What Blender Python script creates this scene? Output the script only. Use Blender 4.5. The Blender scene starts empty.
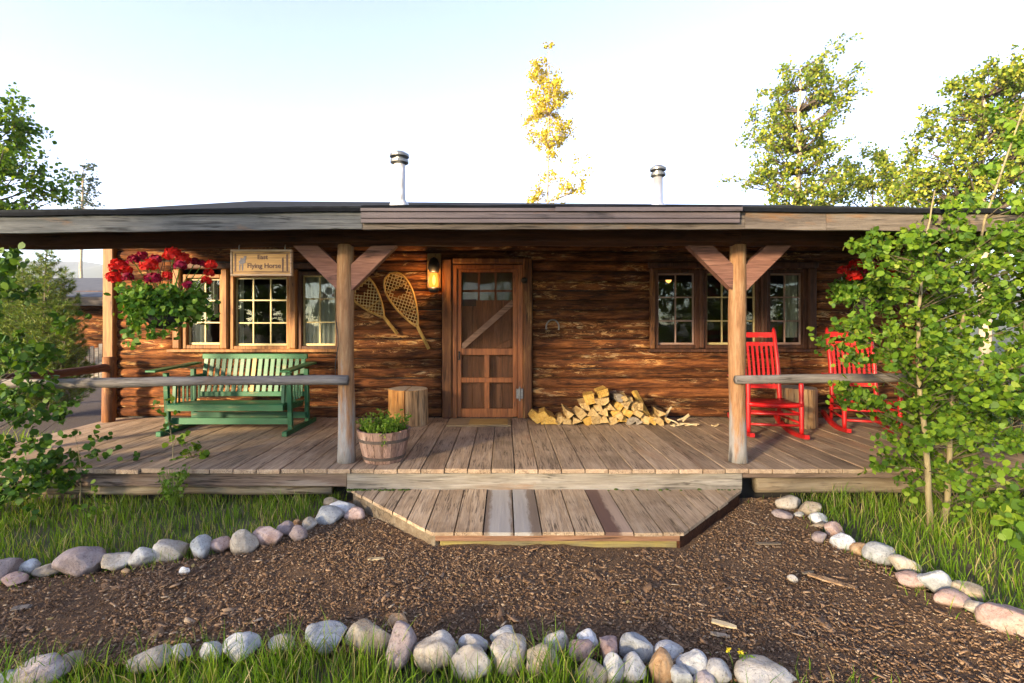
import bpy, math, random
import numpy as np
from mathutils import Vector, Matrix

R = math.radians
SC = bpy.context.scene
COL = SC.collection
F = 500.0
VX, VY = 504.0, 321.0
CH = 1.29                      # camera height above the porch boards (porch boards are z = 0)
GZ = -0.32                     # ground level

def fx(px, Y): return (px - VX) / F * Y
def fz(py, Y): return CH - (py - VY) / F * Y
def depth(py, z): return (CH - z) * F / (py - VY)
rnd = random.Random(7)
NR = np.random.default_rng(11)

# ------------------------------------------------------------------ mesh builder
class MB:
    def __init__(self): self.v = []; self.f = []
    def add(self, vs, fs):
        n = len(self.v); self.v.extend([tuple(p) for p in vs]); self.f.extend([tuple(i + n for i in f) for f in fs])
    def box(self, x0, x1, y0, y1, z0, z1, j=0.0, bev=0.0):
        if x0 > x1: x0, x1 = x1, x0
        if y0 > y1: y0, y1 = y1, y0
        if z0 > z1: z0, z1 = z1, z0
        if bev > 0:
            return self.bevbox(x0, x1, y0, y1, z0, z1, bev)
        vs = [(x, y, z) for z in (z0, z1) for y in (y0, y1) for x in (x0, x1)]
        if j: vs = [(a + rnd.uniform(-j, j), b + rnd.uniform(-j, j), c + rnd.uniform(-j, j)) for a, b, c in vs]
        self.add(vs, [(0, 2, 3, 1), (4, 5, 7, 6), (0, 1, 5, 4), (2, 6, 7, 3), (0, 4, 6, 2), (1, 3, 7, 5)])
    def bevbox(self, x0, x1, y0, y1, z0, z1, b):
        self.prism_frame(Vector(((x0 + x1) / 2, (y0 + y1) / 2, (z0 + z1) / 2)), Vector((1, 0, 0)), Vector((0, 1, 0)), Vector((0, 0, 1)),
                         (x1 - x0) / 2, (y1 - y0) / 2, (z1 - z0) / 2, b)
    def prism_frame(self, c, ax, ay, az, hx, hy, hz, b=0.004):
        b = min(b, hx * .45, hy * .45, hz * .45)
        vs = []; idx = {}
        for sx in (-1, 1):
            for sy in (-1, 1):
                for sz in (-1, 1):
                    for k in range(3):
                        p = [sx * hx, sy * hy, sz * hz]
                        for m in range(3):
                            if m != k: p[m] -= (sx, sy, sz)[m] * b
                        idx[(sx, sy, sz, k)] = len(vs)
                        vs.append(c + ax * p[0] + ay * p[1] + az * p[2])
        fs = []
        I = lambda s, k: idx[(s[0], s[1], s[2], k)]
        for k in range(3):
            a, d = [(1, 2), (2, 0), (0, 1)][k]
            for s in (-1, 1):
                cs = []
                for (u, w) in ((-1, -1), (1, -1), (1, 1), (-1, 1)):
                    t = [0, 0, 0]; t[k] = s; t[a] = u; t[d] = w; cs.append(I(t, k))
                fs.append(cs if s > 0 else cs[::-1])
        for k in range(3):          # edges parallel to axis k
            a, d = [(1, 2), (2, 0), (0, 1)][k]
            for sa in (-1, 1):
                for sd in (-1, 1):
                    t0 = [0, 0, 0]; t1 = [0, 0, 0]
                    t0[k] = -1; t1[k] = 1; t0[a] = t1[a] = sa; t0[d] = t1[d] = sd
                    fs.append([I(t0, a), I(t1, a), I(t1, d), I(t0, d)])
        for sx in (-1, 1):
            for sy in (-1, 1):
                for sz in (-1, 1):
                    t = (sx, sy, sz); fs.append([I(t, 0), I(t, 1), I(t, 2)])
        self.add(vs, fs)
    def bar(self, p, q, w, h, up=(0, 0, 1), b=0.003):      # a beam of section w x h from p to q
        p, q = Vector(p), Vector(q); d = (q - p); L = d.length; d.normalize()
        u = Vector(up); s = d.cross(u)
        if s.length < 1e-4: s = d.cross(Vector((0, 1, 0)))
        s.normalize(); t = s.cross(d)
        self.prism_frame((p + q) / 2, d, s, t, L / 2, w / 2, h / 2, b)
    def tube(self, pts, rad, n=8, caps=True, jit=0.0):
        pts = [Vector(p) for p in pts]
        if not hasattr(rad, '__len__'): rad = [rad] * len(pts)
        rings = []; prev = None
        base = len(self.v); vs = []
        for i, p in enumerate(pts):
            d = (pts[min(i + 1, len(pts) - 1)] - pts[max(i - 1, 0)])
            if d.length < 1e-9: d = Vector((0, 0, 1))
            d.normalize()
            if prev is None:
                s = d.cross(Vector((0, 0, 1)) if abs(d.z) < .9 else Vector((1, 0, 0)))
            else:
                s = prev - d * prev.dot(d)
                if s.length < 1e-6: s = d.cross(Vector((0, 1, 0)))
            s.normalize(); prev = s; t = d.cross(s)
            for k in range(n):
                a = 2 * math.pi * k / n
                r = rad[i] * (1 + (rnd.uniform(-jit, jit) if jit else 0))
                vs.append(p + (s * math.cos(a) + t * math.sin(a)) * r)
        fs = []
        for i in range(len(pts) - 1):
            for k in range(n):
                a = i * n + k; b = i * n + (k + 1) % n
                fs.append((a, b, b + n, a + n))
        if caps:
            fs.append(tuple(range(n - 1, -1, -1))); m = (len(pts) - 1) * n; fs.append(tuple(range(m, m + n)))
        self.add(vs, fs)
    def lathe(self, prof, c=(0, 0, 0), n=24, caps=True):
        vs = []; fs = []
        for r, z in prof:
            for k in range(n):
                a = 2 * math.pi * k / n
                vs.append((c[0] + r * math.cos(a), c[1] + r * math.sin(a), c[2] + z))
        for i in range(len(prof) - 1):
            for k in range(n):
                a = i * n + k; b = i * n + (k + 1) % n
                fs.append((a, b, b + n, a + n))
        if caps:
            fs.append(tuple(range(n - 1, -1, -1))); m = (len(prof) - 1) * n; fs.append(tuple(range(m, m + n)))
        self.add(vs, fs)
    def poly_prism(self, pts2, axis, a0, a1):             # extrude polygon along axis (0 x, 1 y, 2 z)
        n = len(pts2)
        def P(p, a):
            if axis == 1: return (p[0], a, p[1])
            if axis == 2: return (p[0], p[1], a)
            return (a, p[0], p[1])
        vs = [P(p, a0) for p in pts2] + [P(p, a1) for p in pts2]
        fs = [tuple(range(n - 1, -1, -1)), tuple(range(n, 2 * n))]
        for i in range(n):
            j = (i + 1) % n; fs.append((i, j, j + n, i + n))
        self.add(vs, fs)

ROOT = {}
def wloc(o):
    v = Vector((0, 0, 0))
    while o is not None: v = v + o.location; o = o.parent
    return v
def mesh_of(name, v, f, mat, smooth):
    me = bpy.data.meshes.new(name)
    me.from_pydata(v, [], f)
    if mat: me.materials.append(mat)
    if smooth: me.polygons.foreach_set('use_smooth', [True] * len(me.polygons))
    me.update()
    return me
def fix_normals(me):
    import bmesh
    b = bmesh.new(); b.from_mesh(me); bmesh.ops.recalc_face_normals(b, faces=b.faces); b.to_mesh(me); b.free()
def obj(name, mb, mat, parent=None, smooth=False, local=False, fix=True, origin=None):
    v, f = (mb.v, mb.f) if isinstance(mb, MB) else mb
    off = Vector((0, 0, 0))
    if parent is not None and not local: off = wloc(parent)
    if origin is not None: off = Vector(origin)
    if off.length > 0: v = [(p[0] - off.x, p[1] - off.y, p[2] - off.z) for p in v]
    me = mesh_of(name, v, f, mat, smooth)
    if fix and len(f) < 20000: fix_normals(me)
    o = bpy.data.objects.new(name, me); COL.objects.link(o)
    if parent is not None: o.parent = parent
    elif origin is not None: o.location = origin
    return o
def tag(o, label=None, cat=None, group=None, kind=None):
    if label: o['label'] = label
    if cat: o['category'] = cat
    if group: o['group'] = group
    if kind: o['kind'] = kind
    return o
def thing(name, label, cat, loc=(0, 0, 0), rz=0, group=None):
    o = bpy.data.objects.new(name, None); COL.objects.link(o); o.empty_display_size = .1
    o.location = loc; o.rotation_euler = (0, 0, rz)
    return tag(o, label, cat, group)
def copy_tree(o, parent=None):
    c = o.copy(); COL.objects.link(c)
    if parent is not None: c.parent = parent
    for ch in list(o.children): copy_tree(ch, c)
    return c

# ------------------------------------------------------------------ materials
def new_mat(name):
    m = bpy.data.materials.new(name); m.use_nodes = True
    nt = m.node_tree; nt.nodes.clear()
    out = nt.nodes.new('ShaderNodeOutputMaterial'); b = nt.nodes.new('ShaderNodeBsdfPrincipled')
    nt.links.new(b.outputs[0], out.inputs[0])
    return m, nt, b, out
def nd(nt, t, **kw):
    n = nt.nodes.new(t)
    for k, v in kw.items(): setattr(n, k, v)
    return n
def ramp(nt, fac, stops, interp='LINEAR'):
    r = nd(nt, 'ShaderNodeValToRGB'); r.color_ramp.interpolation = interp
    el = r.color_ramp.elements
    while len(el) < len(stops): el.new(.5)
    for e, (p, c) in zip(el, stops):
        e.position = p; e.color = (c[0], c[1], c[2], 1) if hasattr(c, '__len__') else (c, c, c, 1)
    nt.links.new(fac, r.inputs[0]); return r.outputs[0]
def noise(nt, vec, scale, detail=6, rough=.6, dist=0.0):
    n = nd(nt, 'ShaderNodeTexNoise'); n.inputs['Scale'].default_value = scale
    n.inputs['Detail'].default_value = detail; n.inputs['Roughness'].default_value = rough
    n.inputs['Distortion'].default_value = dist
    nt.links.new(vec, n.inputs['Vector']); return n.outputs['Fac']
def mixc(nt, fac, a, b, mode='MIX'):
    m = nd(nt, 'ShaderNodeMix', data_type='RGBA', blend_type=mode)
    if isinstance(fac, (int, float)): m.inputs[0].default_value = fac
    else: nt.links.new(fac, m.inputs[0])
    for s, x in ((6, a), (7, b)):
        if hasattr(x, '__len__'): m.inputs[s].default_value = (x[0], x[1], x[2], 1)
        else: nt.links.new(x, m.inputs[s])
    return m.outputs[2]
def mapped(nt, vec, scale):
    m = nd(nt, 'ShaderNodeMapping'); m.inputs['Scale'].default_value = scale
    nt.links.new(vec, m.inputs['Vector']); return m.outputs[0]
def islands(nt):
    g = nd(nt, 'ShaderNodeNewGeometry'); return g.outputs['Random Per Island']
def objvec(nt, decorrelate=True):
    tc = nd(nt, 'ShaderNodeTexCoord'); v = tc.outputs['Object']
    if decorrelate:
        isl = islands(nt); oi = nd(nt, 'ShaderNodeObjectInfo')
        a = nd(nt, 'ShaderNodeMath', operation='ADD'); nt.links.new(isl, a.inputs[0]); nt.links.new(oi.outputs['Random'], a.inputs[1])
        s = nd(nt, 'ShaderNodeMath', operation='MULTIPLY'); nt.links.new(a.outputs[0], s.inputs[0]); s.inputs[1].default_value = 37.0
        va = nd(nt, 'ShaderNodeVectorMath', operation='ADD'); nt.links.new(v, va.inputs[0]); nt.links.new(s.outputs[0], va.inputs[1])
        v = va.outputs[0]
    return v
def bump(nt, b, h, strength=.3, dist=.01, prev=None):
    n = nd(nt, 'ShaderNodeBump'); n.inputs['Strength'].default_value = strength; n.inputs['Distance'].default_value = dist
    nt.links.new(h, n.inputs['Height'])
    if prev is not None: nt.links.new(prev, n.inputs['Normal'])
    nt.links.new(n.outputs[0], b.inputs['Normal']); return n.outputs[0]
AX = {'X': (.10, 1, 1), 'Y': (1, .10, 1), 'Z': (1, 1, .10)}
def wood(name, stops, axis='X', scale=22, rough=.75, bmp=.35, island=.25, patches=(), big=None, spec=.3):
    """grain stretched along one axis; patches: (colour, scale, lo, hi, stretch); big: (colour, scale, lo, hi) isotropic stains"""
    m, nt, b, out = new_mat(name)
    v = objvec(nt)
    g = noise(nt, mapped(nt, v, tuple(s * scale for s in AX[axis])), 1.0, 8, .65, .3)
    fine = noise(nt, mapped(nt, v, tuple(s * scale * (6 if s == 1 else 3) for s in AX[axis])), 1.0, 4, .6)
    c = ramp(nt, g, stops)
    for (pc, ps, lo, hi, st) in patches:
        k = {'X': (st, 1, 1), 'Y': (1, st, 1), 'Z': (1, 1, st)}[axis]
        pn = noise(nt, mapped(nt, v, tuple(q * ps for q in k)), 1.0, 7, .7, .5)
        c = mixc(nt, ramp(nt, pn, [(lo, 0), (hi, 1)]), c, pc)
    if big:
        for (pc, ps, lo, hi) in big:
            pn = noise(nt, v, ps, 5, .6)
            c = mixc(nt, ramp(nt, pn, [(lo, 0), (hi, 1)]), c, pc)
    c = mixc(nt, .6, c, ramp(nt, fine, [(.25, .3), (.7, 1.05)]), 'MULTIPLY')
    ck = noise(nt, mapped(nt, v, tuple((scale * 1.6 if s == 1 else scale * .05) for s in AX[axis])), 1.0, 4, .55, .4)
    crk = ramp(nt, ck, [(.470, 0), (.492, .8), (.508, .8), (.530, 0)]); br = noise(nt, v, 3.5, 3, .5)
    cm = nd(nt, 'ShaderNodeMath', operation='MULTIPLY'); nt.links.new(crk, cm.inputs[0]); nt.links.new(ramp(nt, br, [(.44, 0), (.58, 1)]), cm.inputs[1])
    c = mixc(nt, cm.outputs[0], c, tuple(q * .22 for q in stops[0][1]))
    if island:
        h = nd(nt, 'ShaderNodeHueSaturation')
        mr = nd(nt, 'ShaderNodeMapRange'); nt.links.new(islands(nt), mr.inputs[0])
        mr.inputs[3].default_value = 1 - island; mr.inputs[4].default_value = 1 + island
        nt.links.new(mr.outputs[0], h.inputs['Value']); nt.links.new(c, h.inputs['Color']); c = h.outputs[0]
    nt.links.new(c, b.inputs['Base Color']); b.inputs['Roughness'].default_value = rough
    b.inputs['Specular IOR Level'].default_value = spec
    p = bump(nt, b, g, bmp, .02); bump(nt, b, fine, bmp * .7, .006, p)
    return m
def plain(name, col, rough=.5, metal=0, var=.12, scale=30, spec=.5, bmp=.05):
    m, nt, b, out = new_mat(name); v = objvec(nt, False)
    n = noise(nt, v, scale, 5, .6)
    lo = tuple(c * (1 - var) for c in col); hi = tuple(min(1, c * (1 + var)) for c in col)
    nt.links.new(ramp(nt, n, [(.3, lo), (.7, hi)]), b.inputs['Base Color'])
    b.inputs['Roughness'].default_value = rough; b.inputs['Metallic'].default_value = metal
    b.inputs['Specular IOR Level'].default_value = spec
    if bmp: bump(nt, b, n, bmp, .004)
    return m
def painted(name, col, worn, lo=.58, hi=.66, scale=9, rough=.45, axis='X'):
    m, nt, b, out = new_mat(name); v = objvec(nt)
    n = noise(nt, mapped(nt, v, tuple(s * scale for s in ((.25, 1, 1) if axis == 'X' else (1, 1, .25)))), 1.0, 8, .7)
    n2 = noise(nt, v, 5, 4, .5)
    c = ramp(nt, n2, [(.3, tuple(q * .8 for q in col)), (.7, tuple(q * 1.15 for q in col))])
    c = mixc(nt, ramp(nt, n, [(lo, 0), (hi, 1)]), c, worn)
    nt.links.new(c, b.inputs['Base Color']); b.inputs['Roughness'].default_value = rough
    bump(nt, b, n, .15, .004)
    return m
def leafmat(name, stops, trans=.35, rough=.5, tcol=(1.0, .95, .35)):
    m, nt, b, out = new_mat(name)
    c = ramp(nt, islands(nt), stops)
    nt.links.new(c, b.inputs['Base Color']); b.inputs['Roughness'].default_value = rough; b.inputs['Specular IOR Level'].default_value = .25
    t = nd(nt, 'ShaderNodeBsdfTranslucent'); nt.links.new(mixc(nt, 1.0, c, tcol, 'MULTIPLY'), t.inputs[0])
    # brighter transmitted colour, as in thin leaves
    mx = nd(nt, 'ShaderNodeMixShader'); mx.inputs[0].default_value = trans
    nt.links.new(b.outputs[0], mx.inputs[1]); nt.links.new(t.outputs[0], mx.inputs[2]); nt.links.new(mx.outputs[0], out.inputs[0])
    return m

M = {}
def log_mat(name, k=1.0):
    m, nt, b, out = new_mat(name); v = objvec(nt)
    g = noise(nt, mapped(nt, v, (2.6, 20, 20)), 1, 9, .7, .5)
    c = ramp(nt, g, [(.28, (.016 * k, .007 * k, .004 * k)), (.43, (.075 * k, .026 * k, .011 * k)), (.56, (.19 * k, .068 * k, .022 * k)), (.72, (.34 * k, .135 * k, .042 * k))])
    big = noise(nt, mapped(nt, v, (.9, 3.0, 3.0)), 1, 5, .6)
    c = mixc(nt, ramp(nt, big, [(.40, .0), (.62, .75)]), c, mixc(nt, .5, c, (.04, .017, .010)))
    fl_ = noise(nt, mapped(nt, v, (3.4, 15, 15)), 1, 9, .78, 1.2)     # bark flaked away to pale wood
    zone = noise(nt, mapped(nt, v, (.8, 5, 5)), 1, 3, .5)
    fm = nd(nt, 'ShaderNodeMath', operation='MULTIPLY'); nt.links.new(ramp(nt, fl_, [(.53, 0), (.57, 1)]), fm.inputs[0]); nt.links.new(ramp(nt, zone, [(.46, 0), (.58, 1)]), fm.inputs[1])
    hue = noise(nt, v, 6, 4, .6)
    c = mixc(nt, fm.outputs[0], c, ramp(nt, hue, [(.35, (.56, .25, .07)), (.55, (.60, .36, .15)), (.7, (.60, .43, .25))]))
    dk = noise(nt, mapped(nt, v, (2.2, 26, 26)), 1, 7, .7, .4); c = mixc(nt, ramp(nt, dk, [(.57, 0), (.63, .85)]), c, (.02, .011, .008))
    fine = noise(nt, mapped(nt, v, (18, 110, 110)), 1, 4, .6); c = mixc(nt, .6, c, ramp(nt, fine, [(.25, .4), (.7, 1.05)]), 'MULTIPLY')
    vo = nd(nt, 'ShaderNodeTexVoronoi'); vo.inputs['Scale'].default_value = 1; nt.links.new(mapped(nt, v, (1.7, 6.5, 6.5)), vo.inputs['Vector'])
    c = mixc(nt, ramp(nt, vo.outputs['Distance'], [(.05, .95), (.085, .5), (.10, .8), (.15, 0)]), c, (.018, .009, .006))      # knots
    ck = noise(nt, mapped(nt, v, (1.1, 34, 34)), 1, 4, .55, .5); br = noise(nt, v, 2.6, 3, .5)
    cm = nd(nt, 'ShaderNodeMath', operation='MULTIPLY'); nt.links.new(ramp(nt, ck, [(.472, 0), (.494, 1), (.506, 1), (.528, 0)]), cm.inputs[0]); nt.links.new(ramp(nt, br, [(.46, 0), (.56, .9)]), cm.inputs[1])
    c = mixc(nt, cm.outputs[0], c, (.012, .007, .005))
    h = nd(nt, 'ShaderNodeHueSaturation'); mr = nd(nt, 'ShaderNodeMapRange'); nt.links.new(islands(nt), mr.inputs[0]); mr.inputs[3].default_value = .6; mr.inputs[4].default_value = 1.35
    nt.links.new(mr.outputs[0], h.inputs['Value']); nt.links.new(c, h.inputs['Color']); nt.links.new(h.outputs[0], b.inputs['Base Color'])
    b.inputs['Roughness'].default_value = .88; b.inputs['Specular IOR Level'].default_value = .12
    q = bump(nt, b, g, .6, .03); q = bump(nt, b, fm.outputs[0], .35, .008, q); bump(nt, b, fine, .4, .006, q)
    return m
M['log'] = log_mat('weathered_log', 1.25)
M['log_post'] = wood('jamb_log', [(.3, (.05, .02, .01)), (.5, (.17, .065, .022)), (.75, (.33, .15, .05))], 'Z', 16, .7, .4, .25,
                     patches=[((.40, .22, .08), 6, .58, .68, .25)])
def post_mat():
    m, nt, b, out = new_mat('porch_post_wood'); v = objvec(nt)
    g = noise(nt, mapped(nt, v, (26, 26, 2.2)), 1, 8, .7, .4)
    c = ramp(nt, g, [(.28, (.15, .07, .03)), (.5, (.32, .165, .075)), (.68, (.41, .265, .14)), (.8, (.44, .35, .235))])
    gr = noise(nt, mapped(nt, v, (7, 7, 1.1)), 1, 6, .65); sp = nd(nt, 'ShaderNodeSeparateXYZ'); nt.links.new(v, sp.inputs[0])
    tc = nd(nt, 'ShaderNodeTexCoord'); s2 = nd(nt, 'ShaderNodeSeparateXYZ'); nt.links.new(tc.outputs['Object'], s2.inputs[0])
    low = nd(nt, 'ShaderNodeMapRange'); nt.links.new(s2.outputs[2], low.inputs[0]); low.inputs[1].default_value = .0; low.inputs[2].default_value = 1.3; low.inputs[3].default_value = .22; low.inputs[4].default_value = -.08
    ad = nd(nt, 'ShaderNodeMath', operation='ADD'); nt.links.new(gr, ad.inputs[0]); nt.links.new(low.outputs[0], ad.inputs[1])
    c = mixc(nt, ramp(nt, ad.outputs[0], [(.55, 0), (.66, .9)]), c, (.30, .295, .285))
    c = mixc(nt, ramp(nt, ad.outputs[0], [(.72, 0), (.80, .85)]), c, (.05, .048, .05))
    fine = noise(nt, mapped(nt, v, (120, 120, 12)), 1, 4, .6); c = mixc(nt, .5, c, ramp(nt, fine, [(.25, .45), (.7, 1.05)]), 'MULTIPLY')
    nt.links.new(c, b.inputs['Base Color']); b.inputs['Roughness'].default_value = .8; b.inputs['Specular IOR Level'].default_value = .25
    q = bump(nt, b, g, .5, .02); bump(nt, b, fine, .3, .005, q); return m
M['post'] = post_mat()
M['brace'] = wood('brace_wood', [(.3, (.14, .062, .045)), (.6, (.25, .12, .085)), (.8, (.33, .18, .13))], 'X', 18, .8, .4, .08, patches=[((.10, .05, .04), 6, .62, .7, .3)])
M['beam'] = wood('beam_wood', [(.3, (.030, .011, .006)), (.6, (.070, .026, .011)), (.8, (.13, .05, .02))], 'X', 14, .8, .4, .15, spec=.15)
M['ceiling'] = wood('ceiling_wood', [(.3, (.012, .006, .004)), (.7, (.032, .014, .008))], 'Y', 14, .9, .3, .25, spec=.1)
M['deck'] = wood('deck_wood', [(.25, (.235, .155, .095)), (.5, (.42, .30, .195)), (.75, (.54, .41, .285))], 'Y', 20, .8, .45, .18,
                 patches=[((.40, .24, .14), 2.6, .56, .72, .2), ((.14, .095, .06), 7, .60, .70, .15)], big=[((.27, .19, .12), 1.3, .5, .68)])
M['step'] = wood('step_wood', [(.25, (.27, .18, .105)), (.5, (.47, .34, .215)), (.75, (.58, .45, .31))], 'Y', 20, .8, .45, .15,
                 patches=[((.20, .135, .08), 7, .62, .72, .1)], big=[((.32, .215, .125), 2.0, .5, .7)])
M['rim'] = wood('rim_beam_wood', [(.25, (0.1612, 0.1302, 0.0961)), (.5, (0.2666, 0.2356, 0.1922)), (.75, (0.3720, 0.3472, 0.3100))], 'X', 14, .85, .45, .1,
                patches=[((0.2232, 0.1240, 0.0682), 2.2, .55, .68, .3), ((0.0620, 0.0682, 0.0217), 4, .66, .74, .5)])
M['rim2'] = wood('rim_board_wood', [(.25, (0.0980, 0.0630, 0.0455)), (.5, (0.1890, 0.1330, 0.1015)), (.75, (0.3220, 0.2800, 0.2380))], 'X', 14, .85, .4, .12,
                 patches=[((0.1540, 0.1260, 0.0560), 3, .6, .7, .4)])
M['support'] = wood('support_log_wood', [(.25, (0.1125, 0.0750, 0.0450)), (.5, (0.2175, 0.1650, 0.1050)), (.75, (0.3150, 0.2700, 0.1950))], 'X', 12, .85, .5, .12,
                    patches=[((0.0900, 0.0900, 0.0375), 3, .6, .7, .4)])
M['fascia'] = wood('fascia_wood', [(.25, (.055, .058, .060)), (.5, (.105, .110, .113)), (.75, (.17, .168, .16))], 'X', 16, .85, .45, .1,
                   patches=[((.19, .105, .05), 2.2, .60, .72, .3), ((.03, .03, .03), 5, .60, .70, .2)], spec=.15)
M['fascia_r'] = wood('fascia_wood_warm', [(.25, (.075, .058, .046)), (.5, (.145, .118, .095)), (.75, (.22, .19, .155))], 'X', 16, .85, .45, .12,
                   patches=[((.20, .10, .04), 2.2, .58, .70, .35), ((.04, .03, .025), 5, .60, .70, .2)], spec=.15)
M['rail'] = wood('rail_log_wood', [(.25, (0.1054, 0.0899, 0.0775)), (.5, (0.2046, 0.1798, 0.1612)), (.75, (0.3224, 0.2976, 0.2728))], 'X', 18, .8, .45, .05,
                 patches=[((0.1860, 0.1116, 0.0682), 3, .58, .7, .3), ((0.0620, 0.0496, 0.0434), 6, .64, .72, .2)])
M['railbrown'] = wood('rail_brown_wood', [(.3, (.05, .022, .014)), (.7, (.17, .07, .04))], 'Y', 16, .8, .4, .1)
M['door_wood'] = wood('screen_door_wood', [(.3, (.15, .045, .014)), (.55, (.31, .105, .030)), (.8, (.44, .18, .058))], 'Z', 18, .5, .3, .2,
                      patches=[((.40, .23, .12), 4, .64, .76, .3)])
M['door_panel'] = wood('door_panel_wood', [(.3, (.15, .058, .026)), (.55, (.27, .115, .052)), (.8, (.36, .17, .085))], 'Z', 18, .6, .25, .15)
M['brace_door'] = wood('door_brace_wood', [(.3, (.20, .11, .075)), (.7, (.32, .20, .14))], 'X', 18, .7, .25, .1)
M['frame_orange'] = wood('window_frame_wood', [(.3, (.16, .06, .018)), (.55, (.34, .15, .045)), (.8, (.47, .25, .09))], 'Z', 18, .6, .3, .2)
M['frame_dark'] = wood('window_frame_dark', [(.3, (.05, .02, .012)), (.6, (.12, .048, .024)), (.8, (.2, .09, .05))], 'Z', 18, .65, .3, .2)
M['sash'] = plain('cream_sash_paint', (.42, .335, .155), .5, 0, .15, 40)
M['sash_mauve'] = plain('mauve_sash_paint', (.27, .17, .135), .5, 0, .12, 40)
M['gutter'] = wood('mauve_metal_trim', [(.3, (.10, .077, .078)), (.7, (.165, .13, .128))], 'X', 5, .5, .08, .05, patches=[((.13, .065, .035), 3, .63, .7, .3)])
M['tar'] = plain('roof_edge_felt', (.007, .008, .010), .9, 0, .3, 20, .1)
M['roof'] = plain('roofing_felt', (.018, .020, .022), .95, 0, .4, 12, .1, .4)
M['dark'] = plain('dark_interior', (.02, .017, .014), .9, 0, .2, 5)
M['inner'] = plain('interior_wall_wood', (.06, .038, .024), .8, 0, .3, 5)
M['curtain'] = plain('cream_curtain_cloth', (0.4960, 0.4800, 0.4000), .9, 0, .06, 20, .1)
M['blind'] = plain('pale_green_blind', (.28, .30, .19), .8, 0, .08, 20, .2)
M['white_metal'] = wood('white_stovepipe_metal', [(.3, (.48, .47, .46)), (.7, (.72, .72, .72))], 'Z', 6, .45, .1, .05, patches=[((.25, .21, .17), 5, .62, .74, .3)])
M['grey_metal'] = plain('grey_cap_metal', (.16, .16, .15), .4, .7, .2, 20)
M['galv'] = plain('galvanised_pipe_metal', (.50, .51, .53), .35, .6, .1, 8)
M['black_metal'] = plain('black_iron', (.018, .017, .017), .5, .3, .2, 40)
M['steel'] = plain('tarnished_steel', (.22, .21, .2), .5, .7, .25, 40)
M['rusty'] = plain('rusty_hoop_iron', (.10, .075, .06), .7, .3, .35, 25)
M['green'] = painted('green_bench_paint', (.005, .080, .030), (.13, .13, .05), .58, .68, 13)
M['green_worn'] = painted('worn_green_bench_paint', (.009, .100, .032), (.13, .15, .055), .55, .67, 13)
def red_paint():
    m, nt, b, out = new_mat('red_chair_paint'); v = objvec(nt)
    n = noise(nt, v, 14, 7, .7); n2 = noise(nt, v, 4, 4, .5); n3 = noise(nt, v, 60, 4, .65)
    c = ramp(nt, n2, [(.3, (.34, .006, .007)), (.7, (.52, .009, .009))])
    c = mixc(nt, ramp(nt, n3, [(.55, 0), (.72, .5)]), c, (.28, .015, .012))
    c = mixc(nt, ramp(nt, n, [(.63, 0), (.66, 1)]), c, (.22, .09, .05))
    nt.links.new(c, b.inputs['Base Color']); nt.links.new(ramp(nt, n, [(.3, .3), (.7, .55)]), b.inputs['Roughness']); bump(nt, b, n3, .12, .003); return m
M['red'] = red_paint()
M['bark_orange'] = wood('stripped_stump_wood', [(.25, (.24, .085, .02)), (.5, (.50, .22, .055)), (.75, (.60, .34, .12))], 'Z', 12, .7, .5, .1,
                        patches=[((.30, .22, .14), 4, .62, .74, .35), ((.12, .06, .03), 8, .64, .70, .2)])
M['bark_tan'] = wood('weathered_stump_wood', [(.25, (.22, .12, .055)), (.5, (.42, .25, .12)), (.75, (.50, .37, .22))], 'Z', 12, .75, .5, .1,
                     patches=[((.27, .21, .15), 4, .58, .70, .35), ((.46, .20, .05), 5, .58, .68, .3), ((.12, .07, .04), 8, .64, .70, .2)])
M['stump_top'] = plain('sawn_stump_top', (.36, .31, .25), .85, 0, .25, 18, .2, .2)
M['barrel'] = wood('barrel_stave_wood', [(.25, (.19, .10, .07)), (.5, (.33, .20, .145)), (.75, (.46, .32, .25))], 'Z', 16, .75, .4, .22,
                   patches=[((.50, .44, .40), 5, .62, .7, .4)])
M['rim_orange'] = wood('barrel_rim_wood', [(.3, (.33, .18, .10)), (.7, (.5, .31, .2))], 'X', 16, .75, .3, .15)
M['soil'] = plain('potting_soil', (.04, .026, .018), .95, 0, .4, 60, .1, .5)
M['mat'] = wood('doormat_fibre', [(.3, (.28, .19, .10)), (.7, (.46, .33, .18))], 'X', 30, .95, .5, .1)
M['mat2'] = wood('doormat_centre_fibre', [(.3, (.40, .24, .07)), (.7, (.58, .37, .12))], 'X', 30, .95, .5, .1)
M['firewood'] = wood('firewood_wood', [(.25, (.30, .17, .055)), (.5, (.50, .335, .135)), (.75, (.60, .45, .23))], 'Y', 26, .8, .6, .25, patches=[((.22, .12, .05), 9, .58, .68, .3), ((.10, .06, .035), 14, .64, .70, .4)])
M['firewood_gold'] = wood('firewood_gold_wood', [(.25, (.34, .17, .03)), (.5, (.54, .32, .065)), (.75, (.60, .41, .14))], 'Y', 26, .8, .6, .25, patches=[((.22, .12, .05), 9, .58, .68, .3), ((.10, .06, .035), 14, .64, .70, .4)])
M['firewood_grey'] = wood('grey_split_firewood', [(.25, (.16, .13, .10)), (.6, (.30, .25, .19))], 'Y', 16, .8, .4, .15)
M['kindling'] = wood('pale_kindling', [(.3, (.50, .36, .17)), (.7, (.70, .58, .36))], 'X', 20, .8, .3, .2)
M['sign'] = wood('sign_board_wood', [(.3, (.42, .22, .07)), (.6, (.58, .34, .125)), (.8, (.64, .42, .19))], 'X', 12, .6, .15, .1)
M['sign_edge'] = wood('sign_edge_wood', [(.3, (.44, .28, .17)), (.7, (.6, .44, .3))], 'X', 12, .6, .15, .1)
M['sign_ink'] = plain('sign_lettering_paint', (.09, .035, .018), .6, 0, .15, 60)
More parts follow.
